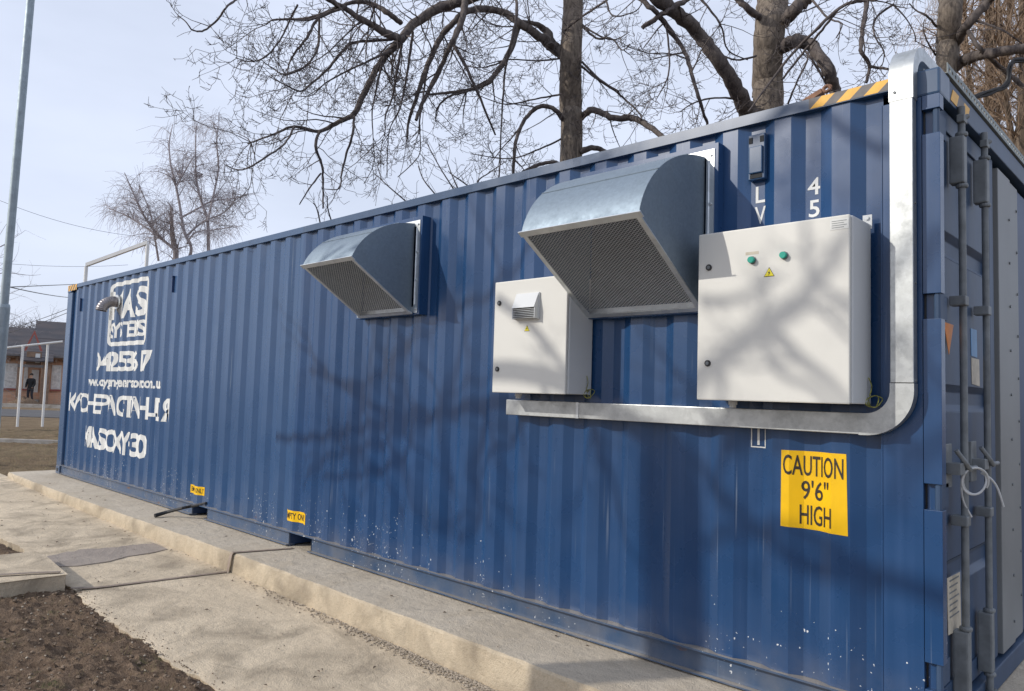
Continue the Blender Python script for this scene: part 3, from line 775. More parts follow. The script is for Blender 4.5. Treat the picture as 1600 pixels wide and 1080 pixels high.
# louvred filter fan cover: raised hood sloping out over the slats
fx0, fx1, fz0, fz1, yy = -2.262, -2.07, 1.868, 2.03, -.24
fn = MB().box(fx0, fx1, yy-.012, yy, fz0, fz1).build('fan_cover', M['cabside'], d1, bevel=.004)
cap = MB(); zc_ = fz0+.07
cap.add([(fx0+.006, yy-.012, fz1-.004), (fx1-.006, yy-.012, fz1-.004), (fx1-.006, yy-.05, zc_), (fx0+.006, yy-.05, zc_), (fx0+.006, yy-.012, zc_-.0), (fx1-.006, yy-.012, zc_)],
        [(0, 1, 2, 3), (0, 3, 4), (1, 5, 2), (3, 2, 5, 4)]); cap.build('fan_cowl', M['cabside'], fn)
for k in range(6):
    z = fz0+.008+k*.0105; MB().add([(fx0+.008, yy-.014, z+.008), (fx1-.008, yy-.014, z+.008), (fx1-.008, yy-.042, z), (fx0+.008, yy-.042, z), (fx0+.008, yy-.042, z+.002), (fx1-.008, yy-.042, z+.002), (fx1-.008, yy-.014, z+.010), (fx0+.008, yy-.014, z+.010)],
        [(0, 3, 2, 1), (4, 7, 6, 5), (3, 4, 5, 2), (0, 1, 6, 7), (0, 7, 4, 3), (1, 2, 5, 6)]).build('louvre', M['cabside'], fn)
for x in (fx0+.004, fx1-.008): MB().box(x, x+.004, yy-.045, yy-.012, fz0+.004, zc_).build('fan_side', M['cabside'], fn)
tri_sign(-2.172, -.24, 1.813, .022, d1)
gland(-2.34, 1.427, c1); earth_wire(-1.862, 1.45, c1)

# ---------------------------------------------------------------- galvanised cable duct
du = thing('cable_duct', 'bright galvanised cable duct bending from under the cabinets up over the container edge', 'duct', (-.29, 0, 1.29))
Y0, Y1 = -.058, -.004
MB().box(-2.505, -1.92, Y0-.001, Y1, 1.287, 1.3835).build('horizontal_run', M['duct'], du, bevel=.003)
MB().box(-1.918, -.317, Y0, Y1, 1.288, 1.3825).build('horizontal_run', M['duct'], du, bevel=.003)
MB().box(-1.925, -1.905, Y0-.003, Y0-.0012, 1.288, 1.383).build('duct_joint', M['galv'], du)
el = MB(); cx, cz, ro, ri, n = -.292, 1.486, .2, .104, 18
for y in (Y0-.0015, Y1):
    for r_ in (ro, ri):
        pts = [(cx-.026, y, cz-r_)]+[(cx+r_*math.sin(R(90*k/n)), y, cz-r_*math.cos(R(90*k/n))) for k in range(n+1)]+[(cx+r_, y, cz+.03)]
        el.v += pts
k = n+3
for i in range(k-1):
    el.f += [(i, i+1, k+i+1, k+i), (2*k+i, 3*k+i, 3*k+i+1, 2*k+i+1), (i, 2*k+i, 2*k+i+1, i+1), (k+i, k+i+1, 3*k+i+1, 3*k+i)]
el.f += [(0, k, 3*k, 2*k), (k-1, 3*k-1, 4*k-1, 2*k-1)]; el.m = [0]*len(el.f)
el.build('elbow', M['duct'], du)
MB().box(-.187, -.093, Y0, Y1, 1.518, 2.865).build('vertical_run', M['duct'], du, bevel=.003)
# top bend over the rail, then back along the end
tb = MB(); yc, zc2, ro, ri = .112, 2.862, .172, .112; n = 16
for x in (-.190, -.090):
    for r_ in (ro, ri):
        tb.v += [(x, yc-r_, zc2-.10)]+[(x, yc-r_*math.cos(R(90*i/n)), zc2+r_*math.sin(R(90*i/n))) for i in range(n+1)]+[(x, .36, zc2+r_)]
k = n+3
for i in range(k-1): tb.f += [(i, k+i, k+i+1, i+1), (2*k+i, 2*k+i+1, 3*k+i+1, 3*k+i), (i, i+1, 2*k+i+1, 2*k+i), (k+i, 3*k+i, 3*k+i+1, k+i+1)]
tb.f += [(0, 2*k, 3*k, k), (k-1, 2*k-1, 4*k-1, 3*k-1)]; tb.m = [0]*len(tb.f)
tb.build('top_bend', M['duct'], du)
sc_ = MB()
for x, z in ((-.165, 2.80), (-.088, 2.30), (-.088, 1.53), (-.088, 1.95)): sc_.cyl((x, Y0, z), (0, -1, 0), .006, .006, 8) if x < -.1 else sc_.cyl((x-.006, (Y0+Y1)/2, z), (1, 0, 0), .005, .006, 8)
sc_.build('screw', M['rod'], du)
ct = thing('cable_tray', 'perforated steel cable tray running along the top of the container door end', 'cable tray', (-.1, 1.4, 2.95))
tr = MB(); NZ = 3; NY = 46
for i in range(NY):                   # side strip with slots: rails above and below, bridges between the slots
    y = .1+i*.05
    tr.box(.002, .005, y, y+.022, 2.912, 2.928)
tr.box(.002, .005, .1, .1+NY*.05, 2.928, 2.944); tr.box(.002, .005, .1, .1+NY*.05, 2.897, 2.912)
tr.box(-.09, .0015, .1, .1+NY*.05, 2.897, 2.900); tr.box(-.093, -.0905, .1, .1+NY*.05, 2.897, 2.944)
tr.build('tray_body', M['tray'], ct)
for y in (.4, 1.3, 2.2): MB().box(-.08, -.02, y, y+.04, 2.8905, 2.8965).build('tray_support', M['tray'], ct)

# rusty lug on the roof, exhaust elbow, cables
rl = thing('roof_lug', 'rusty iron lug with a ring lying on the container roof by the striped corner', 'iron lug', tuple(on_y(1292, 150, .2)))
p0 = on_y(1262, 160, .2); p1 = on_y(1292, 139, .2)
mb = MB(); mb.tube([p0+Vector((-.06, 0, -.04)), p0+Vector((0, 0, .0)), p1+Vector((-.02, 0, -.01))], [.03, .028, .022], 7); mb.build('lug_body', M['rust'], rl)
mb = MB(); c = p1; mb.tube([c+Vector((.018*math.cos(a), .008*math.sin(a), .018*math.sin(a))) for a in [2*math.pi*i/14 for i in range(15)]], .010, 6); mb.build('lug_ring', M['rust'], rl)
ex = thing('exhaust_pipe', 'short bent steel exhaust pipe sticking out of the lettered end of the wall', 'pipe', (-10.0, 0, 2.45))
pts = [(-10.0, .06, 2.50), (-10.0, -.03, 2.505)]+[(-10.0, -.03-.15*math.sin(a), 2.505-.15*(1-math.cos(a))) for a in [R(85*i/10) for i in range(1, 11)]]
mb = MB(); rr = [.07]*len(pts)
q2, r2 = smooth_path(pts, rr, 4); r2 = [r+(.003 if i % 4 == 0 else 0) for i, r in enumerate(r2)]
mb.tube(q2, r2, 18, caps=False); mb.build('pipe_bend', M['exh'], ex)
MB().tube([(-10.0, .015, 2.503), (-10.0, .0, 2.503)], .1, 20).build('wall_collar', M['galv'], ex)
MB().tube([q2[-1]+Vector((0, 0, .03)), q2[-1]+Vector((0, 0, .034))], .064, 16).build('pipe_bore', M['inside_shade'], ex)  # dark disc paints the shade inside the pipe

cb = [on_z(242, 806, .02), on_z(262, 800, .05), on_y(285, 794, -.14), on_y(300, 791, -.03), on_y(322, 786, .0)]
cb = [Vector((p.x, p.y, max(p.z, .012))) for p in cb]
q2, r2 = smooth_path(cb, [.022, .018, .016, .016, .012], 4)
tag(MB().tube(q2, r2, 8).build('cable_conduit', M['cable']), 'black cable conduit poking out of the left lift pocket over the pad', 'conduit')
def tie_loop():
    P0 = Vector((.07, .30, 1.12)); dep = (P0-CAM).dot(FW)
    t = thing('cable_loop', 'white plastic cable looped round the door handle with loose ends', 'cable', tuple(P0))
    pts = []
    for i in range(44):
        a = i/43*2*math.pi*1.93+1.0; k = 1+.05*math.sin(i*.31)
        pts.append(at(1523+19.5*k*math.cos(a)+2*math.sin(i*.2), 751+21*k*math.sin(a), dep+.025*math.sin(a*.5)))
    MB().tube(pts, .0048, 6).build('loop', M['tie'], t)
    for pp in (((1533, 739), (1548, 748), (1559, 764), (1568, 792)), ((1504, 742), (1502, 762), (1506, 785), (1518, 808))):
        p2, r2 = smooth_path([at(px, py, dep+.02) for px, py in pp], [.0048]*4, 5); MB().tube(p2, r2, 6).build('loose_end', M['tie'], t)
tie_loop()

# earthing strip laid over pad, paving and slab
es = thing('grounding_strip', 'thin brown flat steel strip lying across pad and paving up to the container', 'steel strip', (-5.28, -.55, -.15))
def ribbon(pts, w, name):
    mb = MB(); pts = [Vector(p) for p in pts]
    for i, p in enumerate(pts):
        d = pts[min(i+1, len(pts)-1)]-pts[max(i-1, 0)]; sx = Vector((1, 0, 0)); s = (sx-d.normalized()*sx.dot(d.normalized())).normalized()*w/2
        nr = d.normalized().cross(s.normalized())*.0015
        mb.v += [p-s-nr, p+s-nr, p+s+nr, p-s+nr]
    for i in range(len(pts)-1):
        a = 4*i
        for j in range(4): mb.f.append((a+j, a+(j+1) % 4, a+4+(j+1) % 4, a+4+j))
    mb.f += [(0, 1, 2, 3), (len(mb.v)-4, len(mb.v)-1, len(mb.v)-2, len(mb.v)-3)]
    mb.m = [0]*len(mb.f); return mb.build(name, M['strap'], es)
pe = pad_edge(-5.28)
ribbon([(-5.13, .0, .004), (-5.2, -.25, .006), (-5.275, pe-.004, .006), (-5.28, pe-.016, -.01), (-5.285, pe-.028, gz(-5.28)*.5), (-5.29, pe-.034, gz(-5.28)-.0), (-5.295, pe-.05, gz(-5.29)+.006), (-5.33, -.8, gz(-5.3)+.007), (-5.36, -1.05, gz(-5.3)+.007), (-5.42, -1.5, gz(-5.3)+.008), (-5.47, -1.66, gz(-5.3)+.02)], .04, 'strip')
ribbon([(-5.60, -1.70, -.036), (-5.68, -1.86, -.034), (-5.76, -2.05, -.034), (-5.85, -2.4, -.034), (-5.9, -3, -.034)], .04, 'strip')

# ---------------------------------------------------------------- lamp post and pipes at the far left
lp = at(-16, 735, 13.2); lx, ly = lp.x, lp.y
l_top = at(48, 0, 13.2); l_ax = (l_top-lp).normalized(); sl = at(6, 480, 13.2)
lm = thing('lamp_post', 'tall stepped galvanised lamp post at the left edge of the picture', 'lamp post', (lx, ly, gz(lx)))
MB().tube([lp-l_ax*.4, sl], .098, 20).build('base_tube', M['pole'], lm)
MB().tube([sl, sl+l_ax*.05, sl+l_ax*.06, sl+l_ax*8], [.098, .088, .068, .06], 20).build('shaft', M['pole'], lm)

def pipe_run(label, group, d, ends, posts, r):
    t = None; pts = [at(px, py, dd) for px, py, dd in ends]
    t = thing('gas_pipe', label, 'pipe', (pts[0].x, pts[0].y, -.1), group)
    MB().tube(pts, r, 10).build('pipe', M['whitepipe'], t)
    for px, py, dd in posts:
        p = at(px, py, dd); MB().tube([p, (p.x, p.y, -.25)], r*1.05, 10).build('post', M['whitepipe'], t)
    return t
pipe_run('white gas pipe on slim posts crossing the grass in front of the house', None, 25, [(-30, 549, 24.2), (32, 541, 24.6), (98, 534, 25.3)], [(36, 540, 24.6), (75, 537, 25.1)], .036)
pf = thing('pipe_frame', 'white goalpost-like frame with square crossbar rising behind the far end of the container', 'pipe frame', tuple(at(180, 470, 22)))
a, b = at(135, 413, 22), at(231, 378, 22)
bw = (b-a).normalized().cross(Vector((0, 0, 1))).normalized()*.05; hz = Vector((0, 0, .105))
c8 = [a-bw-hz*.7, b-bw-hz*.7, b+bw-hz*.7, a+bw-hz*.7]; c8 += [p+hz for p in c8]
MB().add(c8, [(0, 3, 2, 1), (4, 5, 6, 7), (0, 1, 5, 4), (1, 2, 6, 5), (2, 3, 7, 6), (3, 0, 4, 7)]).build('crossbar', M['whitepipe'], pf)
for p in (a, b): MB().tube([p-hz*.72, (p.x, p.y, -.3)], .05, 12).build('post', M['whitepipe'], pf)

def wire_line(label, p, q, sag, r=.012):
    pts = [p.lerp(q, i/16)-Vector((0, 0, sag*4*(i/16)*(1-i/16))) for i in range(17)]
    return tag(MB().tube(pts, r, 4).build('overhead_cable', M['cable']), label, 'cable', 'overhead cables at the left')
wire_line('lower dark cable running from the lamp post toward the container corner', at(8, 447, 13.2), at(150, 465, 30), .1, .012)
wire_line('upper dark cable running from the lamp post just above its neighbour', at(8, 449, 13.2), at(150, 443, 30), .0, .011)
wire_line('upper of the two slanting cables above the house roof', at(-30, 524, 45), at(140, 468, 38), .2, .016)
wire_line('lower of the two slanting cables above the house roof', at(-30, 530, 45), at(140, 474, 38), .2, .016)
wire_line('faint cable high in the pale sky left of the birch', at(-40, 296, 40), at(260, 372, 45), .6, .011)
wire_line('faint level cable crossing the sky above the house', at(-40, 407, 40), at(200, 414, 45), .2, .011)

# ---------------------------------------------------------------- house across the road, person
HP = at(45, 632, 48); HP.z = 0
hvf = Vector((HP.x-CAM.x, HP.y-CAM.y, 0)).normalized(); hvr = Vector((hvf.y, -hvf.x, 0))
def HL(x, y, z): return HP+hvr*(x*.84)+hvf*y+Vector((0, 0, z-.15))
hs = thing('brick_house', 'low old brick house with dark tiled roofs and timber porch across the road', 'house', tuple(HL(0, 4, 0)))
class HB(MB):
    def hbox(s, x0, x1, y0, y1, z0, z1):
        c = [HL(x, y, z) for z in (z0, z1) for x, y in ((x0, y0), (x1, y0), (x1, y1), (x0, y1))]
        return s.add(c, [(0, 3, 2, 1), (4, 5, 6, 7), (0, 1, 5, 4), (1, 2, 6, 5), (2, 3, 7, 6), (3, 0, 4, 7)])
    def hprism(s, pts, y0, y1):
        n = len(pts); c = [HL(x, y0, z) for x, z in pts]+[HL(x, y1, z) for x, z in pts]
        return s.add(c, [list(range(n)), list(range(n, 2*n))[::-1]]+[(i, (i+1) % n, (i+1) % n+n, i+n) for i in range(n)])
    def slope(s, x0, x1, y0, z0, y1, z1, th=.12):
        c = [HL(x0, y0, z0), HL(x1, y0, z0), HL(x1, y1, z1), HL(x0, y1, z1)]
        return s.add(c+[p-Vector((0, 0, th)) for p in c], [(0, 1, 2, 3), (7, 6, 5, 4), (0, 4, 5, 1), (1, 5, 6, 2), (2, 6, 7, 3), (3, 7, 4, 0)])
def local(o):                     # keep the object's own axes along the house so the bricks run level
    return o
wall = HB(); wall.hbox(-14, 9, 0, 8, 0, 3.35); wall.hbox(-14.05, 9.05, -.08, 0, 0, .75); wall.build('wall', M['brick'], hs)
rf = HB(); rf.slope(-14.5, 9.5, -.6, 3.15, 4, 5.1); rf.slope(-14.5, 9.5, 8.6, 3.15, 4, 5.1); rfo = rf.build('roof', M['tile'], hs)
rf = HB(); rf.slope(.1, 9.5, 2.2, 4.35, 5.5, 5.75); rf.slope(.1, 9.5, 8.8, 4.35, 5.5, 5.75); rf.build('upper_roof', M['tile'], hs)
g = HB(); g.hbox(-14.5, 9.5, -.72, -.6, 3.02, 3.14); g.build('gutter', M['sheet'], hs)
tm = HB(); tm.hbox(-14.3, 9.3, -.6, -.02, 2.92, 3.0)
for i in range(46): tm.hbox(-14+i*.5, -13.85+i*.5, -.5, -.02, 2.72, 2.92)
tm.build('eave_boards', M['wood'], hs)
for x, w_ in ((-7.6, .5), (-5.8, .5), (-4.0, .5), (-2.45, .5), (-1.25, .42), (-.32, .13), (1.66, .32), (3.2, .5), (4.8, .5), (6.4, .5), (8.0, .5)):
    f = HB(); f.hbox(x-w_, x+w_, -.06, -.01, .98, 2.55); fo = f.build('window', M['white'], hs)
    e = min(.07, w_*.3); gl = HB(); gl.hbox(x-w_+e, x+w_-e, -.075, -.061, 1.06, 1.95); gl.hbox(x-w_+e, x+w_-e, -.075, -.061, 2.03, 2.47); gl.build('pane', M['curtain'], fo)
    sl_ = HB(); sl_.hbox(x-w_-.06, x+w_+.06, -.2, -.085, .87, .96); sl_.build('sill', M['redtrim'], fo)
pc = HB(); pc.slope(-.75, 1.35, -2.2, 2.75, -.62, 3.5, .08); pc.build('porch_roof', M['tile'], hs)
pg = HB(); pg.hprism([(-.55, 3.35), (-.4, 3.35), (.04, 4.4), (.04, 4.65)], -1.9, -1.8); pg.hprism([(.63, 3.35), (.48, 3.35), (.04, 4.4), (.04, 4.65)], -1.9, -1.8); pg.hbox(-.3, .4, -1.9, -1.82, 3.7, 3.78); pg.build('porch_gable', M['redtrim'], hs)
p = HB(); p.hbox(-.35, .6, -1.75, -1.65, 2.5, 3.3); p.build('porch_boarding', M['wood'], hs)
p = HB(); p.hbox(.2, .5, -1.78, -1.752, 2.62, 3.2); p.build('porch_light', M['white'], hs)
cn = HB(); cn.hbox(-.85, .75, -1.95, -1.65, 2.32, 2.48); cn.build('porch_beam', M['sheet'], hs)
for x in (-.78, .72, 1.12):
    p = HB(); p.hbox(x-.08, x+.08, -1.9, -1.75, 0, 2.7); p.build('porch_post', M['wood'], hs)
p = HB(); p.hbox(.64, 1.2, -1.7, -.1, 0, 2.9); p.build('porch_wall', M['brick'], hs)
d = HB(); d.hbox(.05, .52, -.07, -.015, .35, 2.2); d.build('door', M['white'], hs)
ds = HB(); ds.hbox(-.7, .6, -1.7, -.1, 0, .3); ds.hbox(-.6, .55, -2.3, -1.7, 0, .15); ds.build('doorstep', M['kerb'], hs)
ch = HB(); ch.hbox(-4.4, -3.7, 3.4, 4.1, 4.3, 5.35); ch.build('chimney', M['brick'], hs)
# heap of earth by the kerb
hm = MB(); cH = HL(-.3, -3.6, 0); n = 22
for j in range(9):
    for i in range(n):
        a = 2*math.pi*i/n; r_ = 1-j/8; w = 1+.2*fbm(math.cos(a)*2, math.sin(a)*2, j, 1, 3)
        p = cH+vr*(1.1*r_*w*math.cos(a))+vf*(.8*r_*w*math.sin(a)); hm.v.append((p.x, p.y, -.2+.55*(1-r_**1.6)*w))
for j in range(8):
    for i in range(n): hm.f.append((j*n+i, j*n+(i+1) % n, (j+1)*n+(i+1) % n, (j+1)*n+i))
hm.m = [0]*len(hm.f); tag(hm.build('earth_heap', M['soil']), 'small dark heap of earth beside the road before the porch', 'earth heap')

def person():
    base = HL(.04, -2.0, .15)
    J = {}; V = lambda x, y, z: base+vr*x+vf*y+Vector((0, 0, z))
    pts = [V(0, 0, .95), V(0, .02, 1.18), V(0, .0, 1.42), V(.0, -.01, 1.52), V(.01, -.03, 1.60), V(.01, -.04, 1.70), V(.01, -.03, 1.76),
           V(-.20, 0, 1.40), V(-.26, -.02, 1.12), V(-.20, -.16, .93), V(-.17, -.2, .87), V(.20, 0, 1.40), V(.27, -.03, 1.13), V(.22, -.16, .95), V(.20, -.2, .88),
           V(-.10, 0, .90), V(-.12, -.03, .50), V(-.13, .02, .08), V(-.14, -.12, .04), V(.10, 0, .90), V(.12, -.05, .50), V(.13, .06, .09), V(.14, -.08, .04)]
    eds = [(0, 1), (1, 2), (2, 3), (3, 4), (4, 5), (5, 6), (2, 7), (7, 8), (8, 9), (9, 10), (2, 11), (11, 12), (12, 13), (13, 14), (0, 15), (15, 16), (16, 17), (17, 18), (0, 19), (19, 20), (20, 21), (21, 22)]
    rad = [.17, .17, .18, .06, .075, .095, .06, .085, .065, .05, .04, .085, .065, .05, .04, .11, .075, .055, .04, .11, .075, .055, .04]
    me = bpy.data.meshes.new('person'); me.from_pydata([tuple(p) for p in pts], eds, [])
    ob = bpy.data.objects.new('person', me); COL.objects.link(ob)
    sk = ob.modifiers.new('skin', 'SKIN'); 
    if not me.skin_vertices: me.attributes
    sv = me.skin_vertices[0].data if me.skin_vertices else None
    if sv:
        for i, r_ in enumerate(rad): sv[i].radius = (r_, r_*(.75 if i < 3 else 1))
        sv[0].use_root = True
    ob.modifiers.new('sub', 'SUBSURF').levels = 2
    dg = bpy.context.evaluated_depsgraph_get(); dg.update()
    m2 = bpy.data.meshes.new_from_object(ob.evaluated_get(dg)); bpy.data.objects.remove(ob)
    for m in (M['cloth'], M['trouser'], M['skin']): m2.materials.append(m)
    for p in m2.polygons:
        z = p.center.z-base.z; rr = (Vector(p.center)-base).to_2d().length
        p.material_index = 2 if z > 1.50 or (.82 < z < .92 and rr > .2) else (1 if z < .75 else 0); p.use_smooth = True
    o = bpy.data.objects.new('person', m2); COL.objects.link(o)
    tag(o, 'person in a black coat standing at the steps of the brick house', 'person')
    h = MB(); c = V(.01, -.015, 1.70)
    for j in range(7):
        for i in range(12):
            a = 2*math.pi*i/12; e = R(-10+100*j/6); h.v.append(c+Vector((.108*math.cos(e)*math.cos(a), .108*math.cos(e)*math.sin(a), .115*math.sin(e))))
    for j in range(6):
        for i in range(12): h.f.append((j*12+i, j*12+(i+1) % 12, (j+1)*12+(i+1) % 12, (j+1)*12+i))
    h.m = [0]*len(h.f); h.build('hair', M['hair'], o)
person()

# ---------------------------------------------------------------- trees
def rv(r): 
    while True:
        v = Vector((r.uniform(-1, 1), r.uniform(-1, 1), r.uniform(-1, 1)))
        if .1 < v.length < 1: return v.normalized()
def grow(mb, r, p, d, length, rad, lvl, droop=.35, curl=.6, kids=5, wob=.22, n=4, kidlen=.55):
    seg = max(4, int(length/.12)) if lvl > 0 else max(3, int(length/.10)); seg = min(seg, 13)
    pts = [p.copy()]; rs = [rad]; d = d.normalized(); st = length/seg
    spawn = []
    for i in range(seg):
        t = (i+1)/seg
        g = Vector((0, 0, -droop*(1-t)*.5+curl*t*t*.55))
        d = (d+rv(r)*wob*(1.0 if lvl else 1.35)+g*.5).normalized(); p = p+d*st
        pts.append(p.copy()); rs.append(max(rad*(1-.75*t), .0023))
        if lvl > 0 and t > .12: spawn.append((p.copy(), d.copy(), rs[-1], t))
    mb.tube(pts, rs, n if lvl > 0 else 3, False)
    if lvl == 0 and rad < .02:
        for k in range(2):
            i = 1+int(r.random()*(len(pts)-1)); e = pts[i]+(d+rv(r)*1.2).normalized()*r.uniform(.03, .09); mb.tube([pts[i], e], [.0026, .0018], 3, False)
    if lvl > 0 and spawn:
        for k in range(kids):
            sp_, sd, sr, t = spawn[int(r.random()*len(spawn))]
            side = sd.cross(rv(r)).normalized(); nd = (sd*.55+side*.85).normalized()
            grow(mb, r, sp_, nd, length*kidlen*r.uniform(.6, 1.15)*(1.1-.5*t), max(sr*.65, .003), lvl-1, droop, curl, max(2, kids-1), wob*1.1, 3, kidlen)
def limb_world(pts, rad_px, d0, d1):
    n = len(pts); out = []; ra = []
    for i, (px, py) in enumerate(pts):
        t = i/(n-1); d = d0+(d1-d0)*t+.12*math.sin(i*1.7+d1*5); out.append(at(px, py, d)); ra.append(rad_px[min(i, len(rad_px)-1)]*d/F_PX)
    return out, ra
cA = lambda *a: [(340+x/2.58, y/2.58) for x, y in a]
cC = lambda *a: [(900+x/3.2, y/3.2) for x, y in a]
cD = lambda *a: [(1340+x/3.6, y/3.6) for x, y in a]
cE = lambda *a: [(280+x/4.21, y/4.21) for x, y in a]
cF = lambda *a: [(560+x/4.706, 160+y/4.706) for x, y in a]
cG = lambda *a: [(880+x/5.143, y/5.143) for x, y in a]
cH_ = lambda *a: [(1180+x/5.333, y/5.333) for x, y in a]
def lump(pts, rad, r, k=.06, knots=True):
    out = []; kn = 0.
    for i, ra in enumerate(rad):
        if knots and r.random() < .07: kn = r.uniform(.08, .2)
        out.append(ra*(1+k*r.uniform(-1, 1)+kn)); kn *= .35
        if 0 < i < len(rad)-1: pts[i] += rv(r)*ra*min(.4, 4*k if knots else k)
    return out
def bare_tree(label, base, trunk, limbs, seed, group, twigmat=None, barkmat=None, thin=1.):
    """trunk: (pixel path, radii px, d); limbs: (pixel path, radii px, d0, d1, twigs per metre, twig length, level)"""
    r = random.Random(seed)
    tp, tr_, d = trunk
    W, rad = limb_world(tp, tr_, d, d)
    b = Vector((W[0].x, W[0].y, gz(W[0].x)-.1))
    t = thing('bare_tree', label, 'tree', tuple(b), group)
    W = [b]+W; rad = [rad[0]*1.35]+rad
    q, rr = smooth_path(W, rad, 8); q_top, r_top = q, rr[-1]; MB().tube(q, lump(q, rr, r, .03, False), 18).build('trunk', barkmat or M['bark'], t, 60)
    tw = MB()
    for lb in limbs:
        path, rp, d0, d1, dens, tl, lvl = lb
        W, rad = limb_world(path, rp, d0, d1); q, rr = smooth_path(W, rad, 5)
        if max(rr) > .028: MB().tube(q, lump(q, rr, r, .045), 10).build('limb', M['limbbark'], t, 60)
        else: tw.tube(q, lump(q, rr, r, .08), 6, False)
        Ln = sum((q[i+1]-q[i]).length for i in range(len(q)-1)); cnt = int(Ln*dens*thin)
        for k in range(cnt):
            i = r.randrange(1, len(q)-1) if r.random() < .9 else len(q)-2
            dd = (q[i+1]-q[i]).normalized(); side = dd.cross(rv(r)).normalized(); side.z = side.z*.8-.12
            nd = (dd*.45+side).normalized()
            grow(tw, r, q[i], nd, tl*r.uniform(.5, 1.35), max(.005, min(rr[i]*.5, .012)*r.uniform(.5, 1)), lvl, .75, 1.15, 4, .2)
    # the top of the tree, above the picture: leader and rising limbs
    tp_ = q_top[-1]; lead = [tp_, tp_+Vector((.1, .1, .9)), tp_+Vector((0, .25, 1.9)), tp_+Vector((.15, .2, 3.0))]
    q, rr = smooth_path(lead, [r_top, r_top*.7, r_top*.4, .012], 4); tw.tube(q, rr, 8, False)
    up = q_top[-9:]+q[:10]
    for k in range(16):
        p = up[r.randrange(len(up))]; dd = Vector((r.uniform(-1, 1), r.uniform(-1, 1), r.uniform(.7, 1.3)))
        grow(tw, r, p, dd, r.uniform(1.6, 3.2), r.uniform(.025, .05), 2, 0, .25, 6, .16, 5)
    tw.build('crown', twigmat or M['twig'], t, 60)
    return t
GT = 'bare trees behind the container'
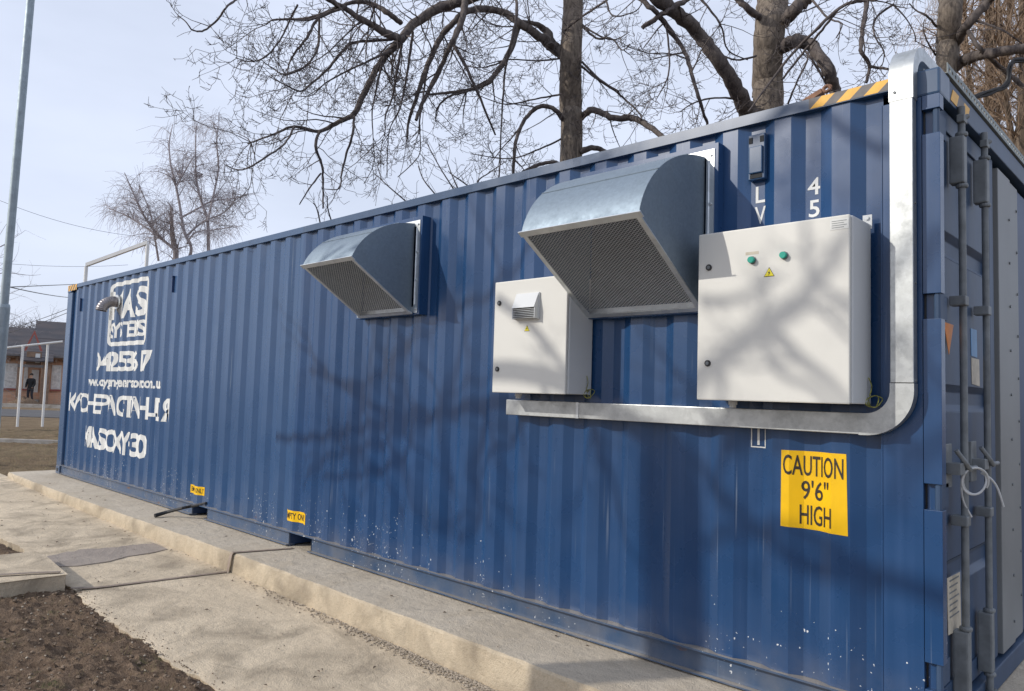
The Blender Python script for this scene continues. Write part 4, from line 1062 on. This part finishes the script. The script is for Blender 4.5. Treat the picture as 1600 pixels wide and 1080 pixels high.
T1 = [
 (cA((1390, 215), (1340, 175), (1300, 150), (1220, 95), (1170, 60), (1080, 35), (1000, 50), (950, 92), (900, 150), (860, 230), (830, 310), (800, 400), (770, 490), (765, 560)), [10, 9, 7, 6, 5.6, 5, 4.8, 4.6, 4.4, 4.2, 3.8, 3, 2.2, 1.5], 10, 8.8, 4, .8, 2),
 (cA((1340, 190), (1335, 140), (1300, 105), (1265, 92), (1215, 85)), [7, 6, 4.5, 3, 2], 10, 9.8, 1, .3, 1),
 (cA((1020, -60), (1000, 0), (985, 80), (950, 160), (910, 250), (860, 350), (820, 430), (800, 485)), [6, 5.5, 5, 4.2, 3.8, 3.4, 3, 2.6], 9.4, 8.8, 4, .7, 2),
 (cA((1410, -240), (1200, -90), (1010, 0), (900, 30), (800, 90), (745, 150), (700, 200), (640, 280), (590, 380), (550, 460), (490, 490), (410, 530), (310, 510), (230, 540), (120, 580)), [11, 9, 7.5, 7.5, 7, 6.8, 5.8, 5.2, 4.8, 4.2, 3.6, 2.8, 2.2, 1.6, .9], 10, 8, 6.5, .9, 2),
 (cA((745, 158), (690, 140), (600, 90), (520, 40), (450, 0), (380, -40)), [6.5, 5.8, 4.8, 4, 3.6, 3], 8.9, 8.0, 7, 1.2, 2),
 (cA((740, 95), (690, 55), (620, 15), (540, 10), (440, 50), (350, 75), (270, 75)), [4, 4, 3.6, 3, 2.4, 1.8, 1], 8.9, 8.3, 6, 1.0, 2),
 (cA((410, 530), (395, 590), (420, 660), (425, 740), (425, 840)), [2.4, 2.3, 2, 1.6, 1.2], 8.2, 8.2, 3, .5, 1),
 (cA((416, 700), (370, 760), (330, 825)), [1.4, 1.2, .8], 8.2, 8.1, 3, .35, 1),
 (cA((310, 510), (270, 580), (200, 630), (100, 685), (30, 665)), [1.8, 1.7, 1.5, 1.2, .6], 8, 7.8, 2.5, .35, 1),
 (cA((550, 470), (545, 540), (520, 620), (500, 700), (490, 760), (430, 762)), [2.2, 2, 1.7, 1.4, 1, .6], 8.3, 8.2, 3.5, .5, 1),
 (cA((1215, 100), (1180, 200), (1120, 300), (1060, 350), (960, 370), (850, 382)), [5, 4.6, 4, 3, 2.4, 1.8], 9.6, 9, 4, .7, 2),
 (cA((1090, 325), (1000, 370), (930, 390), (885, 440), (880, 490)), [2.2, 2, 1.8, 1.4, .8], 9.3, 9.2, 3, .6, 1),
 (cA((1398, 490), (1360, 442), (1300, 430), (1240, 480), (1205, 560), (1195, 640), (1192, 715)), [3.8, 3.4, 3.4, 3, 2.8, 2.4, 2.2], 10, 9.4, 2.5, .7, 2),
 (cC((25, 592), (60, 560), (100, 552), (190, 592), (280, 590), (350, 622), (440, 692), (520, 780)), [5, 5, 5, 5, 4.8, 4.6, 4.2, 4], 10, 9, 3, .6, 2),
 (cC((15, 320), (100, 390), (190, 450), (260, 510), (320, 570), (325, 600)), [2.2, 2, 1.9, 1.7, 1.4, 1], 10, 9.4, 5, .8, 2),
 (cC((25, 762), (80, 738), (145, 760), (190, 800)), [4.5, 4.3, 4, 3.6], 10, 9.7, 2, .4, 1),
 (cC((30, 130), (100, 190), (180, 195), (230, 250), (270, 220)), [2, 1.8, 1.5, 1, .6], 10, 9.6, 5, .7, 2),
 (cA((1200, -40), (1205, 60), (1185, 160), (1160, 280), (1150, 400), (1142, 560), (1135, 725)), [2.4, 2.3, 2, 1.7, 1.5, 1.2, .9], 9.3, 9.2, 4, .6, 2),
 (cA((945, 170), (1010, 290), (1060, 400), (1120, 545)), [2.8, 2.5, 2, 1.3], 9.1, 9.2, 4, .6, 2),
 (cA((1230, 695), (1300, 664), (1360, 655), (1440, 690)), [3, 3.2, 3, 3], 9.6, 10, 1, .3, 1),
 (cE((300, 60), (250, 130), (165, 200), (90, 200), (40, 140), (-10, 105)), [1.5, 1.6, 1.5, 1.2, .9, .5], 7.6, 7.3, 2.5, .3, 1),
 (cE((520, -110), (400, -20), (330, 30), (290, 75)), [2.6, 2, 1.8, 1.5], 7.8, 7.6, 2.5, .3, 1),
 (cE((1100, 45), (920, 120), (840, 250), (760, 350), (720, 430), (710, 520)), [2.6, 2.2, 2, 1.6, 1.2, .7], 8.3, 7.8, 5, .7, 2),
 (cE((1060, 30), (900, 120), (700, 130), (620, 130), (570, 165)), [2.4, 2, 1.6, 1.2, .8], 8.3, 7.8, 5, .7, 2),
 (cE((780, 30), (720, 150), (660, 270), (560, 380), (450, 405), (370, 378)), [1.7, 1.6, 1.5, 1.2, 1, .6], 8.0, 7.5, 5, .6, 2),
 (cE((920, 130), (915, 300), (840, 430), (700, 490), (600, 440), (540, 395)), [2, 1.8, 1.6, 1.3, 1, .6], 8.1, 7.6, 5, .6, 2),
 (cE((1400, 260), (1150, 280), (1080, 330), (990, 440), (880, 540), (800, 600), (700, 560), (610, 515)), [2.6, 2.4, 2.2, 2, 1.7, 1.4, 1, .6], 8.7, 7.8, 5, .6, 2),
 (cE((1400, 330), (1250, 400), (1100, 470), (960, 550), (870, 630), (760, 630)), [2, 1.8, 1.5, 1.2, .7], 8.7, 8.1, 5, .6, 2),
 (cF((330, -480), (290, -260), (250, -40), (200, 100), (190, 250), (110, 330), (20, 410)), [2.2, 2, 1.6, 1.2, .6], 8.8, 8.6, 5, .6, 2),
 (cF((400, -520), (370, -280), (330, -60), (300, 60), (230, 200), (215, 350), (210, 550)), [2.2, 2, 1.7, 1.3, .8], 8.7, 8.6, 5, .5, 2),
 (cF((560, -420), (500, -200), (470, 0), (450, 130), (455, 280), (440, 400), (290, 550)), [1.8, 1.6, 1.5, 1.3, .8], 8.9, 8.8, 3, .4, 1),
 (cF((190, -340), (150, -180), (120, -40), (100, 80), (110, 300), (115, 450), (40, 600)), [1.8, 1.6, 1.4, 1.1, .6], 8.6, 8.5, 4, .4, 2),
 (cA((1400, 120), (1480, 60), (1600, -20)), [2.2, 2, 1.8], 9.7, 9.0, 3, .7, 2),
 (cA((1470, 250), (1540, 320), (1620, 370)), [2, 1.6, 1], 10, 9.6, 4, .7, 2),
 (cA((1470, 100), (1530, 140), (1600, 160), (1660, 130)), [1.8, 1.5, 1.1, .6], 10, 9.6, 4, .7, 2),
 (cA((1385, 235), (1290, 245), (1180, 240), (1080, 260)), [1.6, 1.3, 1, .6], 10, 9.7, 5, .7, 2),
 (cA((1385, 380), (1280, 400), (1160, 420), (1040, 380)), [1.6, 1.3, 1, .6], 10, 9.7, 6, .7, 2),
 (cA((1385, 560), (1300, 600), (1180, 640), (1020, 620)), [1.6, 1.3, 1, .6], 10, 9.7, 5, .6, 2),
]
bare_tree('bare tree with straight trunk and great drooping branches left, mid picture', None,
          (cA((1425, 640), (1424, 450), (1422, 330), (1425, 200), (1434, 0), (1440, -300), (1435, -640)), [17.5, 17.5, 17.3, 17, 15.2, 13, 8], 10), T1, 11, GT, thin=1.15)
T2 = [
 (cC((900, 600), (850, 545), (790, 430), (700, 290), (620, 180), (530, 90), (430, 10), (330, -90)), [14, 13, 12, 11, 10.5, 10.5, 11, 10], 8.7, 7.6, 2, .7, 2),
 (cC((665, 640), (650, 600), (610, 480), (570, 340), (530, 240), (440, 110), (380, 45), (300, -20)), [2.2, 2.4, 2.8, 3.2, 3.6, 4, 4, 4], 7.9, 7.7, 4, .7, 2),
 (cC((330, 142), (430, 72), (500, 30), (570, -10)), [3.5, 4.2, 4.2, 4], 7.6, 7.9, 2, .5, 1),
 (cC((1030, 232), (1065, 215), (1110, 205), (1170, 225), (1230, 300), (1270, 380), (1300, 450), (1310, 520)), [11, 10.5, 10, 9.5, 9, 8.5, 8, 8], 8.7, 8.2, 2.5, .6, 2),
 (cC((915, 85), (850, 35), (800, -10), (740, -80)), [5.5, 5, 4.5, 4], 8.7, 8.3, 3, .8, 2),
 (cC((1040, 110), (1080, 60), (1130, 15), (1190, -40)), [10, 10, 10, 9], 8.7, 8.2, 2, .7, 2),
 (cC((860, 560), (950, 440), (1090, 260), (1200, 150), (1320, 40), (1420, 5), (1500, 0)), [1.2, 1.6, 2, 2.3, 2.6, 2.8, 2.6], 7.6, 7.3, 4, .7, 2),
 (cC((1030, 400), (1130, 270), (1230, 150), (1300, 60)), [1.6, 1.9, 2, 2], 7.8, 7.6, 4, .6, 2),
 (cC((1455, -40), (1450, 20), (1435, 150), (1425, 250), (1465, 330), (1450, 415)), [4, 3.8, 3.4, 3.2, 3, 2.4], 7.8, 7.5, 3, .5, 2),
 (cC((1465, 330), (1510, 340), (1560, 345)), [2.6, 2.2, 1.8], 7.6, 7.5, 3, .4, 1),
 (cC((450, 120), (465, 250), (460, 380), (400, 500)), [1.5, 1.4, 1.1, .6], 7.7, 7.6, 4, .5, 2),
 (cC((850, 500), (720, 490), (600, 510), (520, 560)), [2, 1.6, 1.2, .7], 8.5, 8, 5, .6, 2),
 (cC((900, 280), (800, 300), (700, 260), (640, 200)), [1.8, 1.5, 1.1, .6], 8.6, 8.2, 5, .7, 2),
 (cC((1150, 260), (1180, 300), (1240, 400), (1270, 450)), [2, 2, 1.8, 1.5], 8.3, 8.2, 4, .5, 2),
 (cC((1060, 520), (1100, 420), (1150, 320), (1160, 270)), [1.5, 1.6, 1.6, 1.3], 8.3, 8.2, 5, .5, 2),
 (cC((1180, 0), (1260, 90), (1330, 120), (1300, 190)), [2, 1.6, 1.2, .8], 8, 7.8, 4, .5, 2),
 (cC((1590, 20), (1500, 90), (1490, 170), (1540, 260), (1530, 330)), [1.8, 1.6, 1.4, 1, .6], 7.8, 7.6, 4, .5, 1),
 (cC((620, -10), (720, 120), (760, 250), (860, 300)), [2, 1.6, 1.3, .8], 8.2, 8.3, 5, .6, 2),
 (cC((150, 0), (185, 80), (290, 60), (330, 20)), [1.5, 1.3, 1, .7], 7.9, 7.8, 5, .6, 2),
]
bare_tree('bare tree with thick leaning limb on its left and arched limb right, behind striped corner', None,
          (cC((960, 580), (955, 480), (958, 300), (968, 150), (980, 40), (985, -20), (1000, -250), (1010, -500)), [23, 22.5, 22.5, 23, 24, 23, 16, 10], 8.8), T2, 12, GT, thin=1.05)
T3 = [
 (cD((530, 270), (570, 215), (620, 135), (700, 45), (745, 0), (820, -90)), [8, 7.5, 7, 6.5, 6, 5], 11, 10.3, 2.5, .8, 2),
 (cD((545, 375), (590, 345), (700, 312), (820, 290), (936, 272), (1100, 250)), [10, 9, 8, 7.5, 7, 6.5], 11, 10, 2.5, .7, 2),
 (cD((610, 160), (680, 265), (760, 340), (850, 420), (950, 500)), [3, 3.2, 3.2, 3.2, 3], 10.6, 10.6, 3, .6, 2),
 (cD((445, 150), (390, 90), (330, 60), (290, 20)), [2, 1.6, 1.2, .8], 11, 10.7, 4, .6, 2),
 (cD((440, 310), (395, 240), (370, 170), (375, 110)), [1.5, 1.3, 1, .6], 11, 10.6, 4, .5, 1),
 (cD((640, 110), (740, 140), (850, 190), (940, 260)), [2, 1.7, 1.4, 1], 10.5, 10.3, 5, .7, 2),
 (cD((200, 30), (270, 100), (320, 190), (325, 235)), [1.2, 1.1, 1, .7], 9, 9, 2, .4, 1),
]
bare_tree('bare tree with short dark trunk forking low beside the top of the duct', None,
          (cD((500, 470), (505, 380), (508, 280), (512, 180), (520, 60), (530, -60), (540, -300)), [14, 15.5, 16.5, 16.5, 17, 16, 9], 11), T3, 13, GT, thin=.9)

# young shoots just behind the roof
sh = thing('bare_shrub', 'thin upright bare shoots showing over the middle of the container roof', 'shrub', tuple(at(690, 560, 8.0)))
mb = MB(); r = random.Random(5)
for pth in (cF((760, 760), (700, 640), (600, 480), (500, 295)), cF((640, 760), (560, 670), (480, 570), (440, 470)), cF((770, 720), (735, 640), (690, 540), (650, 430)), cF((440, 800), (340, 720), (200, 600), (140, 540)),
            cF((900, 700), (800, 610), (700, 540), (660, 505)), cF((-190, 900), (-225, 780), (-228, 690)), cF((-260, 1000), (-300, 800), (-330, 740)), cF((860, 700), (880, 580), (960, 520), (1090, 430))):
    W, ra = limb_world(pth, [1.3, 1.1, .9, .6], 8.2, 8.0); q, rr = smooth_path(W, ra, 5); mb = MB(); mb.tube(q, rr, 4, False)
    for k in range(6):
        i = r.randrange(2, len(q)-1); grow(mb, r, q[i], (Vector((0, 0, .8))+rv(r)*.7), r.uniform(.1, .35), .003, 0, 0, .2, 2, .2)
    mb.build('shoot', M['twig'], sh)

# ---- weeping birch far left behind the roof
def path_tree(name, label, d, stems, seed, twm, drop, n_br, brl, group=None, cat='tree', nest=()):
    r = random.Random(seed); t = None
    Ws = [limb_world(p, ra, d, d+r.uniform(-1.5, 1.5)) for p, ra in stems]
    b = Ws[0][0][0]; t = thing(name, label, cat, (b.x, b.y, gz(b.x)-.1), group)
    tk = MB(); cr = MB()
    for i, (W, ra) in enumerate(Ws):
        if i == 0: W = [Vector((b.x, b.y, gz(b.x)-.1))]+W; ra = [ra[0]*1.4]+ra
        q, rr = smooth_path(W, ra, 5); tk.tube(q, rr, 8)
        for k in range(n_br):
            j = r.randrange(max(1, len(q)//5), len(q)-1); dd = (q[j+1]-q[j]).normalized()
            nd = dd*.7+rv(r)*.8+Vector((0, 0, .35)); p = q[j].copy(); ln = brl*r.uniform(.4, 1.1)*(1.15-.55*j/len(q)); sg = 9; pts = [p.copy()]
            for s in range(sg):
                nd = (nd.normalized()+rv(r)*.16+Vector((0, 0, -.10*drop))).normalized(); p = p+nd*ln/sg; pts.append(p.copy())
            rad0 = min(rr[j]*.5, .035); cr.tube(pts, [max(rad0*(1-.8*s/sg), .006) for s in range(sg+1)], 3, False)
            for s in range(3, sg+1):
                for h in range(3 if drop > .7 else 2):
                    c = pts[s].copy(); dv = rv(r)*.7+Vector((0, 0, -.3*drop+.3)); hl = r.uniform(.4, 1.2)*(1 if drop > .3 else .7); pp = [c.copy()]
                    for m in range(5):
                        dv = (dv.normalized()+rv(r)*.2+Vector((0, 0, -.55*drop))).normalized(); c = c+dv*hl/5; pp.append(c.copy())
                    cr.tube(pp, [.0055, .005, .005, .0045, .004, .004], 3, False)
    tk.build('trunk', M['birch'] if twm == 'birch' else M['brown_trunk'], t); cr.build('crown', M[twm], t, 0)
    for px, py in nest:
        c = at(px, py, d); nb = MB()
        for k in range(60):
            a = rv(r)*.22; bb = rv(r)*.22; nb.tube([c+Vector((a.x, a.y, a.z*.6)), c+Vector((bb.x, bb.y, bb.z*.6))], .008, 3, False)
        nb.build('twig_clump', M['birch'], t, 0)
    return t
cB = lambda *a: [(150+x/4.5, 190+y/4.5) for x, y in a]
path_tree('birch_tree', 'distant weeping birch with several thin leaders behind the lettered end', 30,
  [(cB((560, 1000), (545, 860), (530, 700), (530, 600)), [4.5, 4, 3, 2]), (cB((640, 1000), (670, 890), (620, 770), (590, 600), (560, 440), (525, 300), (515, 150), (540, 20)), [2.6, 2.4, 2.2, 2, 1.8, 1.4, 1, .5]),
   (cB((790, 960), (785, 700), (740, 560), (705, 400), (700, 200), (705, 30)), [2.8, 2.4, 2, 1.6, 1.1, .5]), (cB((785, 700), (830, 500), (860, 330), (850, 150), (860, 20)), [2, 1.6, 1.3, .9, .4]),
   (cB((540, 890), (430, 790), (330, 650), (270, 520), (200, 360)), [2.4, 2, 1.7, 1.3, .7]), (cB((540, 890), (400, 780), (230, 670), (90, 610)), [2, 1.7, 1.2, .6]),
   (cB((590, 680), (720, 610), (820, 560), (980, 540)), [1.6, 1.4, 1.1, .6]), (cB((640, 800), (760, 700), (900, 640), (1000, 520)), [1.6, 1.3, 1, .5]), (cB((560, 470), (620, 360), (690, 240)), [1.3, 1, .5]),
   (cB((640, 860), (700, 780), (850, 760), (960, 740)), [1.4, 1.1, .8, .5]), (cB((440, 980), (410, 800), (380, 640), (300, 440)), [1.8, 1.4, 1, .5])], 21, 'birch', .42, 17, 1.15, None, 'tree', ((309, 274),))
GP = 'tall brown weeping trees behind the door end'
for k, (px, d, lab) in enumerate(((1545, 22, 'tall brown fine-twigged weeping tree nearest the duct, behind the door end'), (1598, 20, 'tall brown fine-twigged weeping tree cut by the right edge of the picture'), (1660, 26, 'tall brown fine-twigged weeping tree farthest right behind the door end'))):
    path_tree('weeping_tree', lab, d, [([(px, 420), (px-2, 250), (px+3, 100), (px, -60), (px+4, -260)], [11, 9, 7.5, 6, 3]), ([(px, 300), (px-26, 160), (px-38, 20), (px-34, -140)], [5, 4, 3, 1.5]), ([(px, 260), (px+24, 120), (px+34, -40), (px+30, -200)], [5, 4, 3, 1.5])],
              31+k, 'brown_twig', .9, 46, 3.4, GP)
# cable bundle hanging behind the tray
cbn = [at(1500, 165, 9.6), at(1525, 152, 9.6), at(1552, 143, 9.6), at(1575, 130, 9.6), at(1577, 105, 9.6), at(1590, 95, 9.6), at(1640, 100, 9.6)]
mb = MB()
for k in range(4):
    q, rr = smooth_path([p+rv(rnd)*.03 for p in cbn], [.018]*len(cbn), 5); mb.tube(q, rr, 6)
tag(mb.build('cable_bundle', M['cable']), 'twisted black cable bundle strung between branches behind the tray', 'cable')
# far scrub over the house
for k, (px, py, w) in enumerate(((30, 505, 40), (62, 500, 46), (8, 498, 40))):
    r = random.Random(60+k); t = thing('far_tree', ('low bare tree behind the left end of the house roof', 'low bare tree over the middle of the house roof', 'low bare tree next to the lamp post above the house')[k], 'tree', tuple(at(px, 620, 75)), 'bare trees behind the house')
    b = at(px, 620, 75); tk = MB().tube([(b.x, b.y, -.4), (b.x, b.y, 5)], [.25, .12], 6); tk.build('trunk', M['brown_trunk'], t)
    cr = MB()
    for i in range(150):
        p = Vector((b.x, b.y, r.uniform(3, 6))); dd = rv(r); dd.z = abs(dd.z)*.8+.1
        grow(cr, r, p, dd, r.uniform(1.2, 3.2), .03, 1, 0, .3, 4, .2, 3)
    cr.build('crown', M['twig'], t, 0)
t = thing('roadside_tree', 'bare tree with thin twigs reaching in beside the lamp post', 'tree', tuple(at(-70, 640, 22)))
b = at(-70, 640, 22); r = random.Random(77); MB().tube([(b.x, b.y, -.3), (b.x, b.y, 5.5)], [.16, .06], 8).build('trunk', M['birch'], t)
cr = MB()
for i in range(70):
    p = Vector((b.x, b.y, r.uniform(2, 5.4))); dd = rv(r)*.6+vr*r.uniform(-.4, 1)+Vector((0, 0, .3)); grow(cr, r, p, dd, r.uniform(.9, 2.3), .018, 1, .1, .2, 5, .14, 3)
cr.build('crown', M['birch'], t, 0)

# ---- the trees on the near side whose branch shadows fall across the wall (outside the frame, left of the camera)
def sh_pt(px, py, t, y=.02):
    w = on_y(px, py, y); return w+Vector((-.66, -1, .66))*t
def shade_tree(label, trunk_px, limbs, t0, seed):
    r = random.Random(seed); T = [sh_pt(px, py, t0) for px, py in trunk_px]
    b = Vector((T[0].x, T[0].y, gz(T[0].x)-.1))
    root = thing('bare_tree', label, 'tree', tuple(b), 'bare trees beside the camera')
    W = [b, (b+T[0])/2]+T; MB().tube(*smooth_path(W, [.20, .17]+[.15]*(len(T)-1)+[.12], 6), 14).build('trunk', M['bark'], root, 60)
    tw = MB()
    for pth, r0, r1, dens, tl, y in limbs:
        n = len(pth); W = [sh_pt(px, py, t0+.25*math.sin(i*1.3)+(.4*min(1, i/2) if y < -.1 else 0), y) for i, (px, py) in enumerate(pth)]
        q, rr = smooth_path(W, [r0+(r1-r0)*i/(n-1) for i in range(n)], 5); tw.tube(q, rr, 8)
        Ln = sum((q[i+1]-q[i]).length for i in range(len(q)-1))
        for k in range(int(Ln*dens)):
            i = r.randrange(1, len(q)-1); dd = (q[i+1]-q[i]).normalized(); side = dd.cross(rv(r)).normalized()
            grow(tw, r, q[i], dd*.5+side, tl*r.uniform(.6, 1.4), max(.008, min(rr[i]*.65, .024)), 2, .3, .4, 4, .24)
    tw.build('crown', M['twig'], root, 60)
shade_tree('bare tree left of the camera whose trunk shadow falls across the blue wall', [(1050, 1040), (1048, 900), (1045, 780), (1040, 690)], [
    ([(1040, 700), (1000, 670), (940, 640), (860, 625), (768, 630), (690, 645), (650, 655), (612, 646), (560, 620), (500, 580)], .075, .022, 2.5, .9, .02),
    ([(430, 684), (500, 682), (560, 668), (610, 655), (660, 640)], .03, .04, 4, .6, .02),
    ([(480, 575), (520, 592), (565, 598), (600, 575), (640, 525), (675, 470)], .03, .018, 3, .6, .02),
    ([(650, 645), (640, 690), (620, 720), (600, 735), (560, 742), (500, 745)], .03, .018, 3, .6, .02),
    ([(560, 720), (595, 735), (610, 720)], .02, .015, 1, .4, .02),
    ([(760, 632), (750, 680), (735, 740), (745, 800), (720, 850)], .03, .016, 2, .5, .02),
    ([(640, 652), (600, 690), (560, 700), (500, 720), (470, 760)], .03, .012, 3, .7, .02),
    ([(690, 645), (700, 600), (720, 540), (745, 500)], .025, .01, 3, .6, .02),
    ([(600, 640), (620, 560), (660, 520), (700, 500)], .03, .01, 3.5, .7, .02),
    ([(1050, 640), (1095, 585), (1150, 545), (1200, 510), (1250, 470), (1290, 420), (1330, 360), (1380, 290)], .046, .02, 2.6, .8, -.25),
    ([(1200, 510), (1250, 560), (1300, 600), (1330, 640)], .032, .016, 2.5, .6, -.25),
    ([(1100, 470), (1140, 470), (1180, 455), (1215, 430)], .024, .014, 1, .3, -.25),
    ([(1190, 515), (1215, 580), (1270, 605), (1310, 650)], .024, .014, 1, .3, -.25),
    ([(1250, 470), (1290, 490), (1340, 540)], .022, .012, 1, .3, -.25),
    ([(1125, 650), (1130, 570), (1128, 540)], .02, .015, 0, .3, -.25),
    ([(780, 470), (830, 510), (870, 560), (900, 600)], .04, .02, 1, .4, -.24),
    ([(700, 480), (760, 460), (830, 380), (900, 300), (960, 240)], .03, .012, 2, .6, .02),
    ([(1180, 220), (1260, 170), (1330, 210), (1390, 240)], .03, .02, 2, .5, .02)], 5.6, 41)
shade_tree('bare tree left of the camera whose drooping limb shadow crosses under the yellow label', [(1700, 1180), (1680, 900), (1640, 700), (1600, 400)], [
    ([(1640, 1000), (1560, 970), (1470, 935), (1370, 900), (1270, 880), (1220, 855), (1150, 800), (1085, 720), (1060, 680)], .05, .025, 1.2, .5, .02),
    ([(1370, 900), (1250, 830), (1180, 825), (1090, 850)], .04, .02, 1, .4, .02),
    ([(1600, 700), (1500, 680), (1420, 730), (1400, 800)], .03, .015, 1.5, .5, .0)], 7.6, 42)

# ---------------------------------------------------------------- loose stuff on the ground
ico = []
def pebble_mesh(r, p, s, mb):
    n = 5; st = []; rot = r.uniform(0, 6)
    for z, k in ((-.45, .6), (.1, 1.0), (.55, .55)):
        for i in range(n):
            a = rot+2*math.pi*i/n; w = r.uniform(.75, 1.15); st.append((p[0]+s*k*w*math.cos(a), p[1]+s*.8*k*w*math.sin(a), p[2]+s*z*r.uniform(.7, 1.1)))
    fs = [(j*n+i, j*n+(i+1) % n, (j+1)*n+(i+1) % n, (j+1)*n+i) for j in range(2) for i in range(n)]+[tuple(range(2*n, 3*n))]
    mb.add(st, fs)
r = random.Random(90); mb = MB()
for i in range(2600):
    x = -1.0-abs(r.gauss(0, 1.5)); y = pad_edge(x)-.03-abs(r.gauss(0, .045)); pebble_mesh(r, (x, y, gz(x)+.004), r.uniform(.003, .011), mb)
for i in range(260):
    x = r.uniform(-9, .5); y = r.uniform(-1.6, -.6); pebble_mesh(r, (x, y, gz(x)+.006), r.uniform(.002, .007), mb)
tag(mb.build('gravel', M['pebble'], None, 0), 'loose grit along the foot of the pad', kind='stuff')
mb = MB()
for i in range(5200):
    x = r.uniform(-7, -.8); y = -1.5-r.random()**1.3*2.6; s = .004+.015*r.random()**4; pebble_mesh(r, (x, y, soil_z(x, y)+s*.2), s, mb)
for i in range(260):
    x = r.uniform(-5.5, -.8); y = pave_edge(x)+abs(r.gauss(0, .045)); pebble_mesh(r, (x, y, gz(x)+.004), r.uniform(.002, .007), mb)
tag(mb.build('soil_clods', M['clod'], None, 0), 'clods of turned soil', kind='stuff')
mb = MB()
for i in range(700):
    x = r.uniform(-7, -.8); y = -1.55-r.random()**1.3*2.4; pebble_mesh(r, (x, y, soil_z(x, y)+.004), r.uniform(.004, .013), mb)
tag(mb.build('soil_stones', M['pebble'], None, 0), 'pale stones scattered in the turned soil', kind='stuff')
mb = MB()
for i in range(260):
    cx_, cy_ = r.uniform(-7, -1), -1.75-r.random()*2
    for k in range(7):
        x, y = cx_+r.gauss(0, .03), cy_+r.gauss(0, .03); z = soil_z(x, y); h = r.uniform(.02, .06); dx, dy = r.gauss(0, .02), r.gauss(0, .02)
        mb.add([(x-.0015, y, z), (x+.0015, y, z), (x+dx, y+dy, z+h)], [(0, 1, 2)])
for i in range(9000):
    x = r.uniform(-26, -12.8); y = r.uniform(-1.5, 6.5); z = verge_z(x, y); h = r.uniform(.03, .10); dx, dy = r.gauss(0, .04), r.gauss(0, .04)
    mb.add([(x-.004, y, z), (x+.004, y, z), (x+dx, y+dy, z+h)], [(0, 1, 2)])
tag(mb.build('dry_grass', M['grass'], None, 0), 'sparse dry grass blades', kind='stuff')
mb = MB()
for i in range(150):
    x = r.uniform(-11, -1); y = r.uniform(-1.55, -.05); z = gz(x)+.008 if y < pad_edge(x)-.03 else .001
    if pad_edge(x)-.03 <= y <= pad_edge(x)+.03: continue
    a = r.uniform(0, 6); s = r.uniform(.006, .02); c, sn = math.cos(a)*s, math.sin(a)*s
    mb.add([(x-c, y-sn, z+.001), (x+sn*.4, y-c*.4, z+.006), (x+c, y+sn, z+.002), (x-sn*.4, y+c*.4, z+.008)], [(0, 1, 2, 3)])
tag(mb.build('leaf_litter', M['dryleaf'], None, 0), 'scattered leaf scraps on the concrete', kind='stuff')
